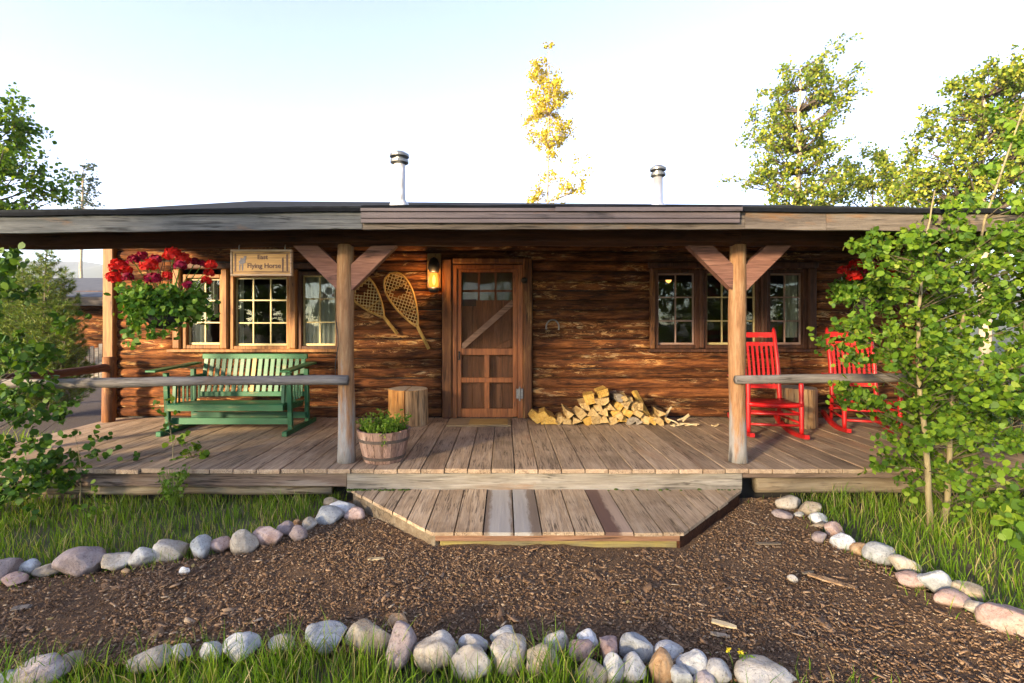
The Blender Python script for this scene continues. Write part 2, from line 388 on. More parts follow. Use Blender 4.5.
M['sign_grey'] = plain('sign_emblem_paint', (.15, .13, .14), .6, 0, .2, 60)
M['snowshoe'] = wood('snowshoe_ash_wood', [(.3, (.34, .20, .05)), (.7, (.55, .36, .11))], 'Z', 16, .5, .2, .15)
M['rawhide'] = plain('rawhide_lacing', (.52, .40, .18), .6, 0, .15, 40)
M['moss'] = plain('moss', (.06, .085, .02), .95, 0, .5, 60, .1, .6)
M['lamp_plate'] = wood('lamp_plate_wood', [(.3, (.30, .18, .07)), (.7, (.46, .31, .14))], 'Z', 16, .7, .2, .1)

def glow(name, col, s):
    m, nt, b, out = new_mat(name); e = nd(nt, 'ShaderNodeEmission'); e.inputs[0].default_value = (*col, 1); e.inputs[1].default_value = s
    nt.links.new(e.outputs[0], out.inputs[0]); return m
M['lamp_glow'] = glow('lantern_flame_glass', (1.0, .34, .045), .55)
_nt = M['lamp_glow'].node_tree; _o = [n for n in _nt.nodes if n.type == 'OUTPUT_MATERIAL'][0]; _e = [n for n in _nt.nodes if n.type == 'EMISSION'][0]
_t = _nt.nodes.new('ShaderNodeBsdfTransparent'); _t.inputs[0].default_value = (1, .75, .4, 1); _m = _nt.nodes.new('ShaderNodeMixShader'); _m.inputs[0].default_value = .4
_nt.links.new(_t.outputs[0], _m.inputs[1]); _nt.links.new(_e.outputs[0], _m.inputs[2]); _nt.links.new(_m.outputs[0], _o.inputs[0])
M['flame'] = glow('lantern_flame', (1.0, .55, .15), 1.2)
M['bulb'] = glow('bulb_glow', (1.0, .42, .10), .55)
def glass(name, tint=(.9, .93, .92), refl=1.0):
    m, nt, b, out = new_mat(name)
    t = nd(nt, 'ShaderNodeBsdfTransparent'); t.inputs[0].default_value = (*tint, 1)
    g = nd(nt, 'ShaderNodeBsdfGlossy'); g.inputs['Roughness'].default_value = .015
    fr = nd(nt, 'ShaderNodeFresnel'); fr.inputs[0].default_value = 1.5
    mm = nd(nt, 'ShaderNodeMath', operation='MULTIPLY'); nt.links.new(fr.outputs[0], mm.inputs[0]); mm.inputs[1].default_value = 0.8 * refl
    v = objvec(nt, False); n = noise(nt, v, 3, 2, .5)
    bp = nd(nt, 'ShaderNodeBump'); bp.inputs['Strength'].default_value = .04; bp.inputs['Distance'].default_value = .05; nt.links.new(n, bp.inputs['Height']); nt.links.new(bp.outputs[0], g.inputs['Normal'])
    mx = nd(nt, 'ShaderNodeMixShader'); nt.links.new(mm.outputs[0], mx.inputs[0]); nt.links.new(t.outputs[0], mx.inputs[1]); nt.links.new(g.outputs[0], mx.inputs[2])
    nt.links.new(mx.outputs[0], out.inputs[0]); return m
M['glass'] = glass('window_glass')
def screen_mat():
    m, nt, b, out = new_mat('door_screen_mesh')
    b.inputs['Base Color'].default_value = (.06, .032, .018, 1); b.inputs['Roughness'].default_value = .9; b.inputs['Specular IOR Level'].default_value = 0.05
    t = nd(nt, 'ShaderNodeBsdfTransparent'); mx = nd(nt, 'ShaderNodeMixShader'); mx.inputs[0].default_value = .22
    nt.links.new(t.outputs[0], mx.inputs[1]); nt.links.new(b.outputs[0], mx.inputs[2]); nt.links.new(mx.outputs[0], out.inputs[0]); return m
M['screen'] = screen_mat()

M['aspen_leaf'] = leafmat('aspen_leaf_green', [(0, (.045, .105, .012)), (.35, (.10, .20, .017)), (.75, (.18, .295, .024)), (.95, (.25, .35, .035)), (1, (.36, .40, .08))], .5)
M['aspen_shaded'] = leafmat('aspen_leaf_shaded', [(0, (.03, .08, .012)), (.6, (.065, .15, .016)), (1, (.13, .22, .025))], .4)  # darker copy of the aspen green, shade put into the leaf colour
M['tree_leaf'] = leafmat('tall_aspen_leaf', [(0, (.07, .125, .018)), (.4, (.165, .24, .022)), (.8, (.32, .35, .03)), (1, (.52, .46, .08))], .45)
M['yellow_leaf'] = leafmat('yellow_leaf', [(0, (.30, .25, .012)), (.5, (.60, .48, .02)), (1, (.78, .64, .12))], .4)
M['far_leaf'] = leafmat('slim_tree_leaf', [(0, (.035, .065, .045)), (1, (.08, .11, .08))], .3)
M['needle'] = leafmat('pine_needle', [(0, (.05, .11, .02)), (.6, (.12, .19, .025)), (1, (.27, .28, .05))], .3)
M['grass'] = leafmat('grass_blade', [(0, (.075, .155, .010)), (.45, (.15, .285, .015)), (.78, (.26, .37, .028)), (.86, (.38, .33, .11)), (1, (.48, .40, .21))], .45)
M['herb'] = leafmat('herb_leaf', [(0, (.08, .17, .015)), (.6, (.15, .26, .025)), (1, (.27, .36, .05))], .42)
M['geranium_leaf'] = leafmat('geranium_leaf', [(0, (.05, .14, .014)), (.6, (.11, .235, .022)), (1, (.23, .34, .05))], .4)
M['petal_red'] = leafmat('red_petal', [(0, (.45, .008, .006)), (1, (.75, .03, .02))], .3, .6, (1, .5, .5))
M['petal_magenta'] = leafmat('magenta_petal', [(0, (.20, .004, .022)), (1, (.42, .012, .06))], .3, .6, (1, .5, .6))
M['petal_yellow'] = leafmat('yellow_petal', [(0, (.6, .45, .02)), (1, (.75, .6, .05))], .3)
def bark(name, stops, scale=18, marks=None):
    m, nt, b, out = new_mat(name); v = objvec(nt, False)
    n = noise(nt, mapped(nt, v, (scale, scale, scale * .35)), 1, 6, .65)
    c = ramp(nt, n, stops)
    if marks:
        k = noise(nt, mapped(nt, v, (6, 6, 26)), 1, 5, .6); c = mixc(nt, ramp(nt, k, [(.6, 0), (.66, 1)]), c, marks)
    nt.links.new(c, b.inputs['Base Color']); b.inputs['Roughness'].default_value = .8; bump(nt, b, n, .3, .01); return m
M['aspen_bark'] = bark('aspen_bark', [(.3, (.13, .105, .05)), (.7, (.27, .22, .115))], 18, (.05, .04, .03))
M['twig_bark'] = bark('twig_bark', [(.3, (.05, .04, .02)), (.7, (.11, .085, .045))])
M['tan_bark'] = bark('tall_aspen_bark', [(.3, (.30, .22, .13)), (.7, (.5, .40, .28))], 10, (.10, .07, .05))
M['dark_bark'] = bark('dark_bark', [(.3, (.05, .035, .025)), (.7, (.13, .095, .07))])
def stone_mat(name, a, b2, c2):
    K = .84; a, b2, c2 = [tuple(q * K for q in t) for t in (a, b2, c2)]
    m, nt, b, out = new_mat(name); v = objvec(nt)
    n = noise(nt, v, 11, 8, .7, 1.2); n2 = noise(nt, v, 95, 6, .75); n3 = noise(nt, v, 4, 4, .55, .5); n4 = noise(nt, v, 38, 5, .7)
    c = ramp(nt, n, [(.3, a), (.5, b2), (.72, c2)])
    c = mixc(nt, ramp(nt, n3, [(.50, 0), (.62, .7)]), c, tuple(min(1, q * 1.3) for q in c2))
    c = mixc(nt, ramp(nt, n4, [(.56, 0), (.66, .65)]), c, tuple(q * .62 for q in a))
    c = mixc(nt, ramp(nt, n2, [(.57, 0), (.66, .9)]), c, tuple(q * .35 for q in a))
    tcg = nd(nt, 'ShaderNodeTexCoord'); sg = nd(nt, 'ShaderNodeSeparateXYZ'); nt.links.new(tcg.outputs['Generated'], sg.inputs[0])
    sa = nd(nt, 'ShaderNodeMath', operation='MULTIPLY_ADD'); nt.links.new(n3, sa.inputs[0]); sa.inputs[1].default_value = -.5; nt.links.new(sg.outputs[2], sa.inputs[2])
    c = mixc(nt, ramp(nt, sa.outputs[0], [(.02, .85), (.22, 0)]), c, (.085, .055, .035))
    nt.links.new(c, b.inputs['Base Color']); b.inputs['Roughness'].default_value = .85; b.inputs['Specular IOR Level'].default_value = .25
    p = bump(nt, b, n, .55, .03); p = bump(nt, b, n4, .4, .008, p); bump(nt, b, n2, .3, .004, p); return m
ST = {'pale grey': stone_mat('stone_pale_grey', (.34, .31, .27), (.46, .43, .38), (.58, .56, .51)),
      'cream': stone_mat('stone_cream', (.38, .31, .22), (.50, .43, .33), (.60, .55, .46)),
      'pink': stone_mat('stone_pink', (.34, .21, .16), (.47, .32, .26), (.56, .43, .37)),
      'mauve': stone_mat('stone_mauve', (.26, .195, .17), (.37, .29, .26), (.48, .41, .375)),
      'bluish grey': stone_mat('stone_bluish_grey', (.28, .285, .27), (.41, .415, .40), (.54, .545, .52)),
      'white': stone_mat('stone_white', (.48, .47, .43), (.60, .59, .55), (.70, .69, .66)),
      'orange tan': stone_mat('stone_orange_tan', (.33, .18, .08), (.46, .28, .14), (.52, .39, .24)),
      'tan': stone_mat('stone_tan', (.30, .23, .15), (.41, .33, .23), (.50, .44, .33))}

# ------------------------------------------------------------------ camera, light, sky
cam = bpy.data.cameras.new('camera'); co = bpy.data.objects.new('camera', cam); COL.objects.link(co)
co.location = (0, 0, CH); co.rotation_euler = (R(90), 0, 0)
cam.sensor_width = 36; cam.lens = F / 1024 * 36; cam.shift_x = 8 / 1024; cam.shift_y = -20.5 / 1024
cam.clip_start = .05; cam.clip_end = 6000
SC.camera = co
SUN_AZ, SUN_EL = 43.0, 13.0        # the light travels towards +x +y
w = bpy.data.worlds.new('World'); SC.world = w; w.use_nodes = True
nt = w.node_tree; bg = nt.nodes['Background']
sky = nt.nodes.new('ShaderNodeTexSky'); sky.sky_type = 'NISHITA'; sky.sun_disc = False
sky.sun_elevation = R(SUN_EL); sky.sun_rotation = R(SUN_AZ + 180); sky.altitude = 2400; sky.air_density = 1.0; sky.dust_density = 1.2; sky.ozone_density = 1.0
hs = nt.nodes.new('ShaderNodeHueSaturation'); hs.inputs['Saturation'].default_value = .88; hs.inputs['Hue'].default_value = .522
nt.links.new(sky.outputs[0], hs.inputs['Color']); nt.links.new(hs.outputs[0], bg.inputs[0]); bg.inputs[1].default_value = .122
sl = bpy.data.lights.new('sun', 'SUN'); sl.energy = 3.9; sl.angle = R(6); sl.color = (1.0, .79, .50)
so = bpy.data.objects.new('sun', sl); COL.objects.link(so)
d = Vector((math.sin(R(SUN_AZ)) * math.cos(R(SUN_EL)), math.cos(R(SUN_AZ)) * math.cos(R(SUN_EL)), -math.sin(R(SUN_EL))))
so.rotation_euler = d.to_track_quat('-Z', 'Y').to_euler(); so.location = (-20, -20, 20)
SC.view_settings.view_transform = 'Standard'; SC.view_settings.look = 'None'; SC.view_settings.gamma = 1
SC.view_settings.exposure = 2.56
#@@PART2
# ------------------------------------------------------------------ the cabin
WY = 6.67                       # crest of the front wall logs
XL, XR = -5.22, 5.75
cabin = thing('log_cabin', 'long dark brown log cabin with a full width covered porch of grey boards', 'cabin', (0, WY, 0))
P = 0.131
def wx(px): return fx(px, WY)
def wz(py): return fz(py, WY)
OPEN = [(wx(174), wx(340), wz(350), wz(268)), (wx(441), wx(533), -.05, wz(259)), (wx(653), wx(813), wz(349), wz(269))]
def log_seg(mb, x0, x1, zc, ry, rz, seed, axis='x', yc=WY + .07, sgn=-1):
    r = random.Random(seed); n = max(2, int(abs(x1 - x0) / .14)); K = 7
    ph = r.uniform(0, 9); vs = []; fs = []
    for i in range(n + 1):
        t = i / n; x = x0 + (x1 - x0) * t
        k = 1 + .05 * math.sin(x * 2.1 + ph) + .035 * math.sin(x * 5.3 + ph * 2) + r.uniform(-.025, .025)
        dz = .007 * math.sin(x * 1.3 + ph)
        for a in range(K):
            th = -math.pi / 2 + math.pi * a / (K - 1)
            kk = k * (1 + r.uniform(-.03, .03))
            dy = sgn * math.cos(th) * ry * kk; z = zc + dz + math.sin(th) * rz * kk
            vs.append((x, yc + dy, z) if axis == 'x' else (yc + dy, x, z))
    for i in range(n):
        for a in range(K - 1):
            q = i * K + a; fs.append((q, q + 1, q + 1 + K, q + K))
    fs.append(tuple(range(K))); fs.append(tuple(range(n * K, n * K + K)))
    mb.add(vs, fs)
mb = MB()
for i in range(20):
    zc = .065 + i * P; z0, z1 = zc - P / 2, zc + P / 2
    cuts = sorted([(a, b) for a, b, c, d_ in OPEN if z1 > c + .03 and z0 < d_ - .03])
    x = XL
    for a, b in cuts:
        log_seg(mb, x, a, zc, .056, P * .515, i * 17 + int(a * 10)); x = b
    log_seg(mb, x, XR, zc, .056, P * .515, i * 17 + 5)
o = obj('wall', mb, M['log'], cabin, smooth=True, fix=True)
mb = MB()
for i in range(20):
    zc = .065 + i * P
    log_seg(mb, WY + .06, 13.5, zc, .056, P * .515, i * 31 + 2, 'y', XL + .07, -1)
    log_seg(mb, WY + .06, 13.5, zc, .056, P * .515, i * 31 + 9, 'y', XR - .07, 1)
obj('wall', mb, M['log'], cabin, smooth=True)
# solid core behind the half logs, with the openings left free
mb = MB()
xs = sorted([XL + .07, XR - .07] + [q for a, b, c, d_ in OPEN for q in (a, b)])
for a, b in zip(xs[:-1], xs[1:]):
    op = [o_ for o_ in OPEN if o_[0] <= a + 1e-6 and o_[1] >= b - 1e-6]
    if not op: mb.box(a, b, WY + .075, WY + .17, -.3, 2.64)
    else:
        _, _, c, d_ = op[0]
        mb.box(a, b, WY + .075, WY + .17, d_, 2.64)
        if c > 0: mb.box(a, b, WY + .075, WY + .17, -.3, c)
mb.box(XL + .075, XL + .17, WY + .17, 13.5, -.3, 2.64); mb.box(XR - .17, XR - .075, WY + .17, 13.5, -.3, 2.64)
mb.box(XL + .075, XR - .075, 13.4, 13.5, -.3, 2.64)
obj('wall_core', mb, M['dark'], cabin)
mb = MB(); mb.box(XL + .18, XR - .18, WY + .2, 13.38, -.02, .02); mb.box(XL + .18, XR - .18, WY + .2, 13.38, 2.5, 2.54)
mb.box(XL + .18, XR - .18, 10.2, 10.28, .02, 2.5); mb.box(-1.7, -1.62, WY + .2, 10.2, .02, 2.5); mb.box(1.5, 1.58, WY + .2, 10.2, .02, 2.5)
obj('room_interior', mb, M['inner'], cabin)
# corner post of the cabin (sunlit orange put into its colour)
mb = MB(); mb.box(XL - .10, XL + .04, WY - .05, WY + .12, -.25, 2.55, bev=.01)
obj('corner_post', mb, M['frame_orange'], cabin)
mb = MB(); mb.box(XR - .04, XR + .10, WY - .05, WY + .12, -.25, 2.55, bev=.01)
obj('corner_post', mb, M['frame_dark'], cabin)

# roof : porch slope, then the steeper main roof with hipped ends
EY = 4.05; RL, RR = -4.95, 6.4
def strip(rows, th):
    vs = []; fs = []; n = len(rows[0])
    for r_ in rows: vs += r_
    for i in range(len(rows) - 1):
        for k in range(n - 1):
            a = i * n + k; fs.append((a, a + 1, a + 1 + n, a + n))
    m = len(vs); vs2 = [(x, y, z - th) for x, y, z in vs]
    fs2 = [tuple(i + m for i in f[::-1]) for f in fs]
    edge = []
    T = len(rows)
    loop = [k for k in range(n)] + [i * n + n - 1 for i in range(1, T)] + [(T - 1) * n + k for k in range(n - 2, -1, -1)] + [i * n for i in range(T - 2, 0, -1)]
    for i in range(len(loop)):
        a, b = loop[i], loop[(i + 1) % len(loop)]; edge.append((a, b, b + m, a + m))
    return vs + vs2, fs + fs2 + edge
def sag(x): return -.042 * max(0, (-x - 1.0) / 4.0) ** 1.0 - .03 * max(0, (x - 2.4) / 4.0)
N = 24
xsr = [RL + (RR - RL) * k / N for k in range(N + 1)]
rows = []
for t in (0, .5, 1):
    Y = EY - .02 + (6.45 - EY + .02) * t
    rows.append([(x, Y, 2.215 + (2.70 - 2.215) * t + sag(x) * (1 - t) + .006 * math.sin(x * 3 + t * 4)) for x in xsr])
obj('porch_roof', strip(rows, .035), M['roof'], cabin)
mb = MB()                                        # main roof: ridge, hips
e0, e1 = 6.44, 14.2; zl = 2.69; rz_ = 3.66; ry_ = 10.0; xa, xb = -5.05, 5.6; ea, eb = -5.75, 6.7
vs = [(ea, e0, zl), (eb, e0, zl), (eb, e1, zl), (ea, e1, zl), (xa, ry_, rz_ + .03), (xb, ry_, rz_ - .05)]
vs += [(x, y, z - .08) for x, y, z in vs]
mb.add(vs, [(0, 1, 5, 4), (1, 2, 5), (2, 3, 4, 5), (3, 0, 4), (6, 10, 11, 7), (7, 11, 8), (8, 11, 10, 9), (9, 10, 6), (0, 6, 7, 1), (1, 7, 8, 2), (2, 8, 9, 3), (3, 9, 6, 0)])
rf = obj('main_roof', mb, M['roof'], cabin)
def cap(x, Y, z1, r, capm, par):
    mb = MB(); mb.lathe([(r * 1.0, z1 - .03), (r * 1.55, z1), (r * 1.55, z1 + .045), (r * 1.1, z1 + .05)], (x, Y, 0), 20)
    mb.lathe([(r * .9, z1 + .05), (r * .9, z1 + .10)], (x, Y, 0), 16)
    mb.lathe([(r * 1.2, z1 + .095), (r * 1.65, z1 + .10), (r * 1.65, z1 + .14), (r * .9, z1 + .185), (.01, z1 + .19)], (x, Y, 0), 20)
    return mb
# sub-parts of the cabin stay at thing > part > sub-part
mb = MB(); x1_, Y1_ = fx(399.5, 8.6), 8.6
mb.lathe([(.19, fz(206, Y1_) - .25), (.16, fz(203, Y1_) - .02), (.10, fz(202, Y1_) + .04), (.098, fz(163, Y1_))], (x1_, Y1_, 0), 20)
obj('stovepipe', mb, M['white_metal'], rf, smooth=True)
obj('pipe_cap', cap(x1_, Y1_, fz(163, Y1_), .10, None, None), M['grey_metal'], rf, smooth=False)
mb = MB(); x2_, Y2_ = fx(658, 9.2), 9.2
mb.lathe([(.15, fz(206, Y2_) - .25), (.13, fz(204, Y2_) - .02), (.088, fz(203, Y2_) + .02), (.086, fz(176, Y2_))], (x2_, Y2_, 0), 20)
obj('stovepipe', mb, M['galv'], rf, smooth=True)
obj('pipe_cap', cap(x2_, Y2_, fz(176, Y2_), .088, None, None), M['grey_metal'], rf, smooth=False)

# roof edge: weathered fascia boards, the mauve metal trim, felt edge
def edge_board(name, xa, xb, za, zb, h, y0, y1, mat, n=14):
    vs = []; fs = []
    for i in range(n + 1):
        t = i / n; x = xa + (xb - xa) * t; z = za + (zb - za) * t + .003 * math.sin(x * 7)
        vs += [(x, y0, z), (x, y1, z), (x, y1, z + h), (x, y0, z + h)]
    for i in range(n):
        for k in range(4):
            a = i * 4 + k; b = i * 4 + (k + 1) % 4; fs.append((a, b, b + 4, a + 4))
    fs += [(0, 1, 2, 3), tuple(n * 4 + k for k in (0, 1, 2, 3))]
    return obj(name, (vs, fs), mat, cabin)
FY = 4.05
def ez(py): return fz(py, FY)
xf = lambda px: fx(px, FY)
edge_board('fascia_board', RL, xf(362), ez(234.5), ez(228.5), .15, FY, FY + .04, M['fascia'])
edge_board('fascia_board', xf(362) + .002, xf(745), ez(229), ez(229), .16, FY + .004, FY + .044, M['fascia_r'])
edge_board('fascia_board', xf(745) + .002, xf(826), ez(229), ez(230), .145, FY, FY + .04, M['fascia_r'])
edge_board('fascia_board', xf(826) + .004, RR, ez(230), ez(234), .145, FY + .002, FY + .042, M['fascia_r'])
# mauve metal trim: a stepped profile over the middle
vs = []; prof = [(-.012, 223.5), (-.03, 223.3), (-.03, 219.6), (-.02, 219.2), (-.034, 218.6), (-.034, 213.2), (-.02, 212.8), (-.045, 212.2), (-.045, 209.2), (-.008, 209.0)]
mb = MB(); pts = [(FY + a, ez(b)) for a, b in prof]
mb.poly_prism(pts, 0, xf(362), xf(738)); obj('metal_trim', mb, M['gutter'], cabin)
mb = MB(); mb.box(xf(555), xf(738) + .01, FY - .06, FY - .047, ez(212.5), ez(208.6)); obj('metal_trim', mb, M['gutter'], cabin)
edge_board('roof_edge', RL - .03, xf(362), ez(218.2), ez(211.8), .028, FY - .03, FY + .05, M['tar'])
edge_board('roof_edge', xf(362) + .002, xf(740), ez(208.8), ez(208.8), .024, FY - .03, FY + .05, M['tar'])
edge_board('roof_edge', xf(740) + .002, RR + .03, ez(212.2), ez(216), .03, FY - .03, FY + .05, M['tar'])

# porch ceiling boards, rafters, front beam
mb = MB(); vs = []
x = RL + .05
while x < RR - .2:
    mb.box(x, x + .19, FY + .06, 6.6, 2.13, 2.148); x += .195
for i in range(len(mb.v)):
    X, Y, Z = mb.v[i]; mb.v[i] = (X, Y, Z + (Y - FY) * .195 + sag(X) * .8 - .03)
obj('porch_ceiling', mb, M['ceiling'], cabin)
PY0 = 4.58
for k in range(9):
    X = RL + .5 + k * 1.32
    mb = MB(); mb.bar((X, PY0 + .10, 2.145 + sag(X)), (X, 6.7, 2.56), .09, .11, b=.01); obj('rafter', mb, M['beam'], cabin)
PY = 4.58                                       # line of the porch posts
mb = MB()
def beamrun(xa, xb, zb, zt, n=16):
    vs = []; fs = []; K = 10; 
    for i in range(n + 1):
        X = xa + (xb - xa) * i / n
        for k in range(K):
            a = 2 * math.pi * k / K
            ca, sa = math.cos(a), math.sin(a)
            e = 4.0; q = (abs(ca) ** e + abs(sa) ** e) ** (-1 / e)
            vs.append((X, PY + .085 * ca * q + .004 * math.sin(X * 3), (zb + zt) / 2 + sag(X) * .9 + (zt - zb) / 2 * sa * q + .004 * math.sin(X * 5)))
    for i in range(n):
        for k in range(K):
            a = i * K + k; b = i * K + (k + 1) % K; fs.append((a, b, b + K, a + K))
    fs += [tuple(range(K)), tuple(range(n * K, n * K + K))]
    return vs, fs
obj('porch_beam', beamrun(RL + .05, fx(346, PY), fz(246, PY), fz(226, PY)), M['beam'], cabin)
obj('porch_beam', beamrun(fx(346, PY) + .003, fx(737, PY), fz(246, PY), fz(226, PY)), M['beam'], cabin)
obj('porch_beam', beamrun(fx(737, PY) + .003, RR - .1, fz(246, PY), fz(226, PY)), M['beam'], cabin)
# porch posts with their two knee braces
def post(px, pb, seed):
    X = fx(px, PY); r = random.Random(seed)
    pts = []; rad = []
    ztop = fz(245, PY)
    for i in range(15):
        t = i / 14; pts.append((X + .006 * math.sin(t * 5 + seed), PY + .004 * math.sin(t * 7), .002 + t * (ztop - .002)))
        rad.append(.075 + .004 * math.sin(t * 9 + seed) + (.006 if t < .05 else 0))
    mb = MB(); mb.tube(pts, rad, 14, jit=.02)
    p_ = obj('porch_post', mb, M['post'], cabin, smooth=True)
    for s in (-1, 1):
        a = (X + s * .055, PY, fz(285, PY) + .035); b = (X + s * .41, PY, fz(247.5, PY) + .0)
        q = MB(); pts2 = [(X + s * .06, fz(291, PY)), (X + s * .06, fz(265, PY)), (X + s * .245, fz(246.3, PY)), (X + s * .47, fz(246.3, PY))]
        q.poly_prism(pts2, 1, PY - .045, PY + .045)
        obj('knee_brace', q, M['brace'], p_)
    return p_
pl = post(346, 465, 1); pr = post(737.5, 461, 2)
mb = MB(); Xc = fx(340, PY)
mb.tube([(Xc - .004, PY - .085, fz(322, PY)), (Xc + .01, PY - .088, fz(335, PY)), (Xc + .012, PY - .088, fz(345, PY)), (Xc - .012, PY - .088, fz(362, PY)), (Xc - .014, PY - .085, fz(380, PY))], .004, 6)
obj('cable', mb, M['black_metal'], pl, smooth=True)
mb = MB(); mb.tube([(-5.12, 4.6, 0.002), (-5.12, 4.6, 1.0), (-5.12, 4.6, 1.93)], .075, 12, jit=.03); obj('porch_post', mb, M['log_post'], cabin, smooth=True)
mb = MB(); mb.tube([(5.6, 4.6, 0.002), (5.6, 4.6, 1.0), (5.6, 4.6, 1.93)], .075, 12, jit=.03); obj('porch_post', mb, M['log_post'], cabin, smooth=True)
# rail logs
def rail_log(pts, r, mat, seed):
    rr = random.Random(seed); n = 18; P_ = []; ra = []
    a, b = Vector(pts[0]), Vector(pts[1])
    for i in range(n + 1):
        t = i / n; p_ = a.lerp(b, t); p_ += Vector((0, .004 * math.sin(t * 8 + seed), .007 * math.sin(t * 6 + seed) + rr.uniform(-.003, .003))); P_.append(p_); ra.append(r * (1 + .05 * math.sin(t * 11 + seed)) )
    mb = MB(); mb.tube(P_, ra, 12, jit=.03); return obj('rail_log', mb, mat, cabin, smooth=True)
RY = PY - .10
rail_log([(-5.16, RY, fz(383.5, RY)), (fx(348, RY), RY, fz(380.5, RY))], .043, M['rail'], 3)
rail_log([(fx(735, RY), RY, fz(379, RY)), (5.62, RY, fz(378, RY))], .040, M['rail'], 5)
mb = MB(); mb.tube([(fx(108.5, 6.42), 6.42, -.3), (fx(108.5, 6.42), 6.42, .2), (fx(109, 6.42), 6.42, fz(357, 6.42))], [.075, .072, .07], 12, jit=.03)
obj('rail_post', mb, M['log_post'], cabin, smooth=True)
rail_log([(fx(108, 6.40), 6.40, fz(368, 6.42)), (-5.15, 4.7, .70)], .05, M['railbrown'], 8)

# porch deck: boards running out from the wall
DX0, DX1, DYF, DYB = -5.2, 5.72, 4.355, 6.69
mb = MB(); g0 = -.111; w_ = .2043
k = math.ceil((DX0 - g0) / w_) - 1
while True:
    xa_ = max(DX0, g0 + k * w_ + .004); xb_ = min(DX1, g0 + (k + 1) * w_ - .004); k += 1
    if xa_ >= DX1: break
    if xb_ - xa_ < .03: continue
    dz = rnd.uniform(-.003, .002); yf = DYF + rnd.uniform(-.012, .012)
    mb.prism_frame(Vector(((xa_ + xb_) / 2, (yf + DYB) / 2, -.019 + dz)), Vector((1, rnd.uniform(-.001, .001), 0)), Vector((0, 1, 0)), Vector((0, 0, 1)), (xb_ - xa_) / 2, (DYB - yf) / 2, .019, .003)
obj('deck_boards', mb, M['deck'], cabin)
# under the boards: a pale beam behind the step, boards either side, logs below
def roughbeam(xa, xb, y0, y1, z0, z1, n=20, j=.004, seed=0):
    r = random.Random(seed); vs = []; fs = []
    sec = [(y0, z0 + .012), (y0, z1 - .012), (y0 + .012, z1), (y1, z1), (y1, z0), (y0 + .012, z0)]; K = len(sec)
    for i in range(n + 1):
        X = xa + (xb - xa) * i / n
        for (y, z) in sec: vs.append((X, y + r.uniform(-j, j), z + r.uniform(-j, j)))
    for i in range(n):
        for k in range(K):
            a = i * K + k; b = i * K + (k + 1) % K; fs.append((a, b, b + K, a + K))
    fs += [tuple(range(K)), tuple(range(n * K, n * K + K))]
    return vs, fs
yb = 4.40
obj('rim_beam', roughbeam(fx(347, yb), fx(742, yb), yb, yb + .14, fz(493, yb), -.045, seed=1), M['rim'], cabin)
obj('rim_board', roughbeam(-5.18, fx(346, yb), yb + .015, yb + .06, fz(487.5, yb), -.045, seed=2), M['rim2'], cabin)
obj('rim_board', roughbeam(fx(743, yb), 5.7, yb + .015, yb + .06, fz(479, yb), -.045, seed=3), M['rim2'], cabin)
def slog(xa, xb, z0, z1, seed):
    yc = yb + .12; r = (z1 - z0) / 2
    n = 12; P_ = [(xa + (xb - xa) * i / n, yc + .006 * math.sin(i), (z0 + z1) / 2 + .005 * math.sin(i * 1.7 + seed)) for i in range(n + 1)]
    mb = MB(); mb.tube(P_, [r * (1 + .05 * math.sin(i * 2 + seed)) for i in range(n + 1)], 12, jit=.03)
    obj('support_log', mb, M['support'], cabin, smooth=True)
slog(-5.1, fx(328, yb), fz(499, yb), fz(488.5, yb), 1)
slog(fx(762, yb), 5.65, fz(497, yb), fz(481, yb), 2)
mb = MB(); mb.box(-5.1, 5.65, yb + .26, yb + .30, -.5, -.06); obj('under_deck_shade', mb, M['dark'], cabin)  # dark sheet standing in for the shade under the deck

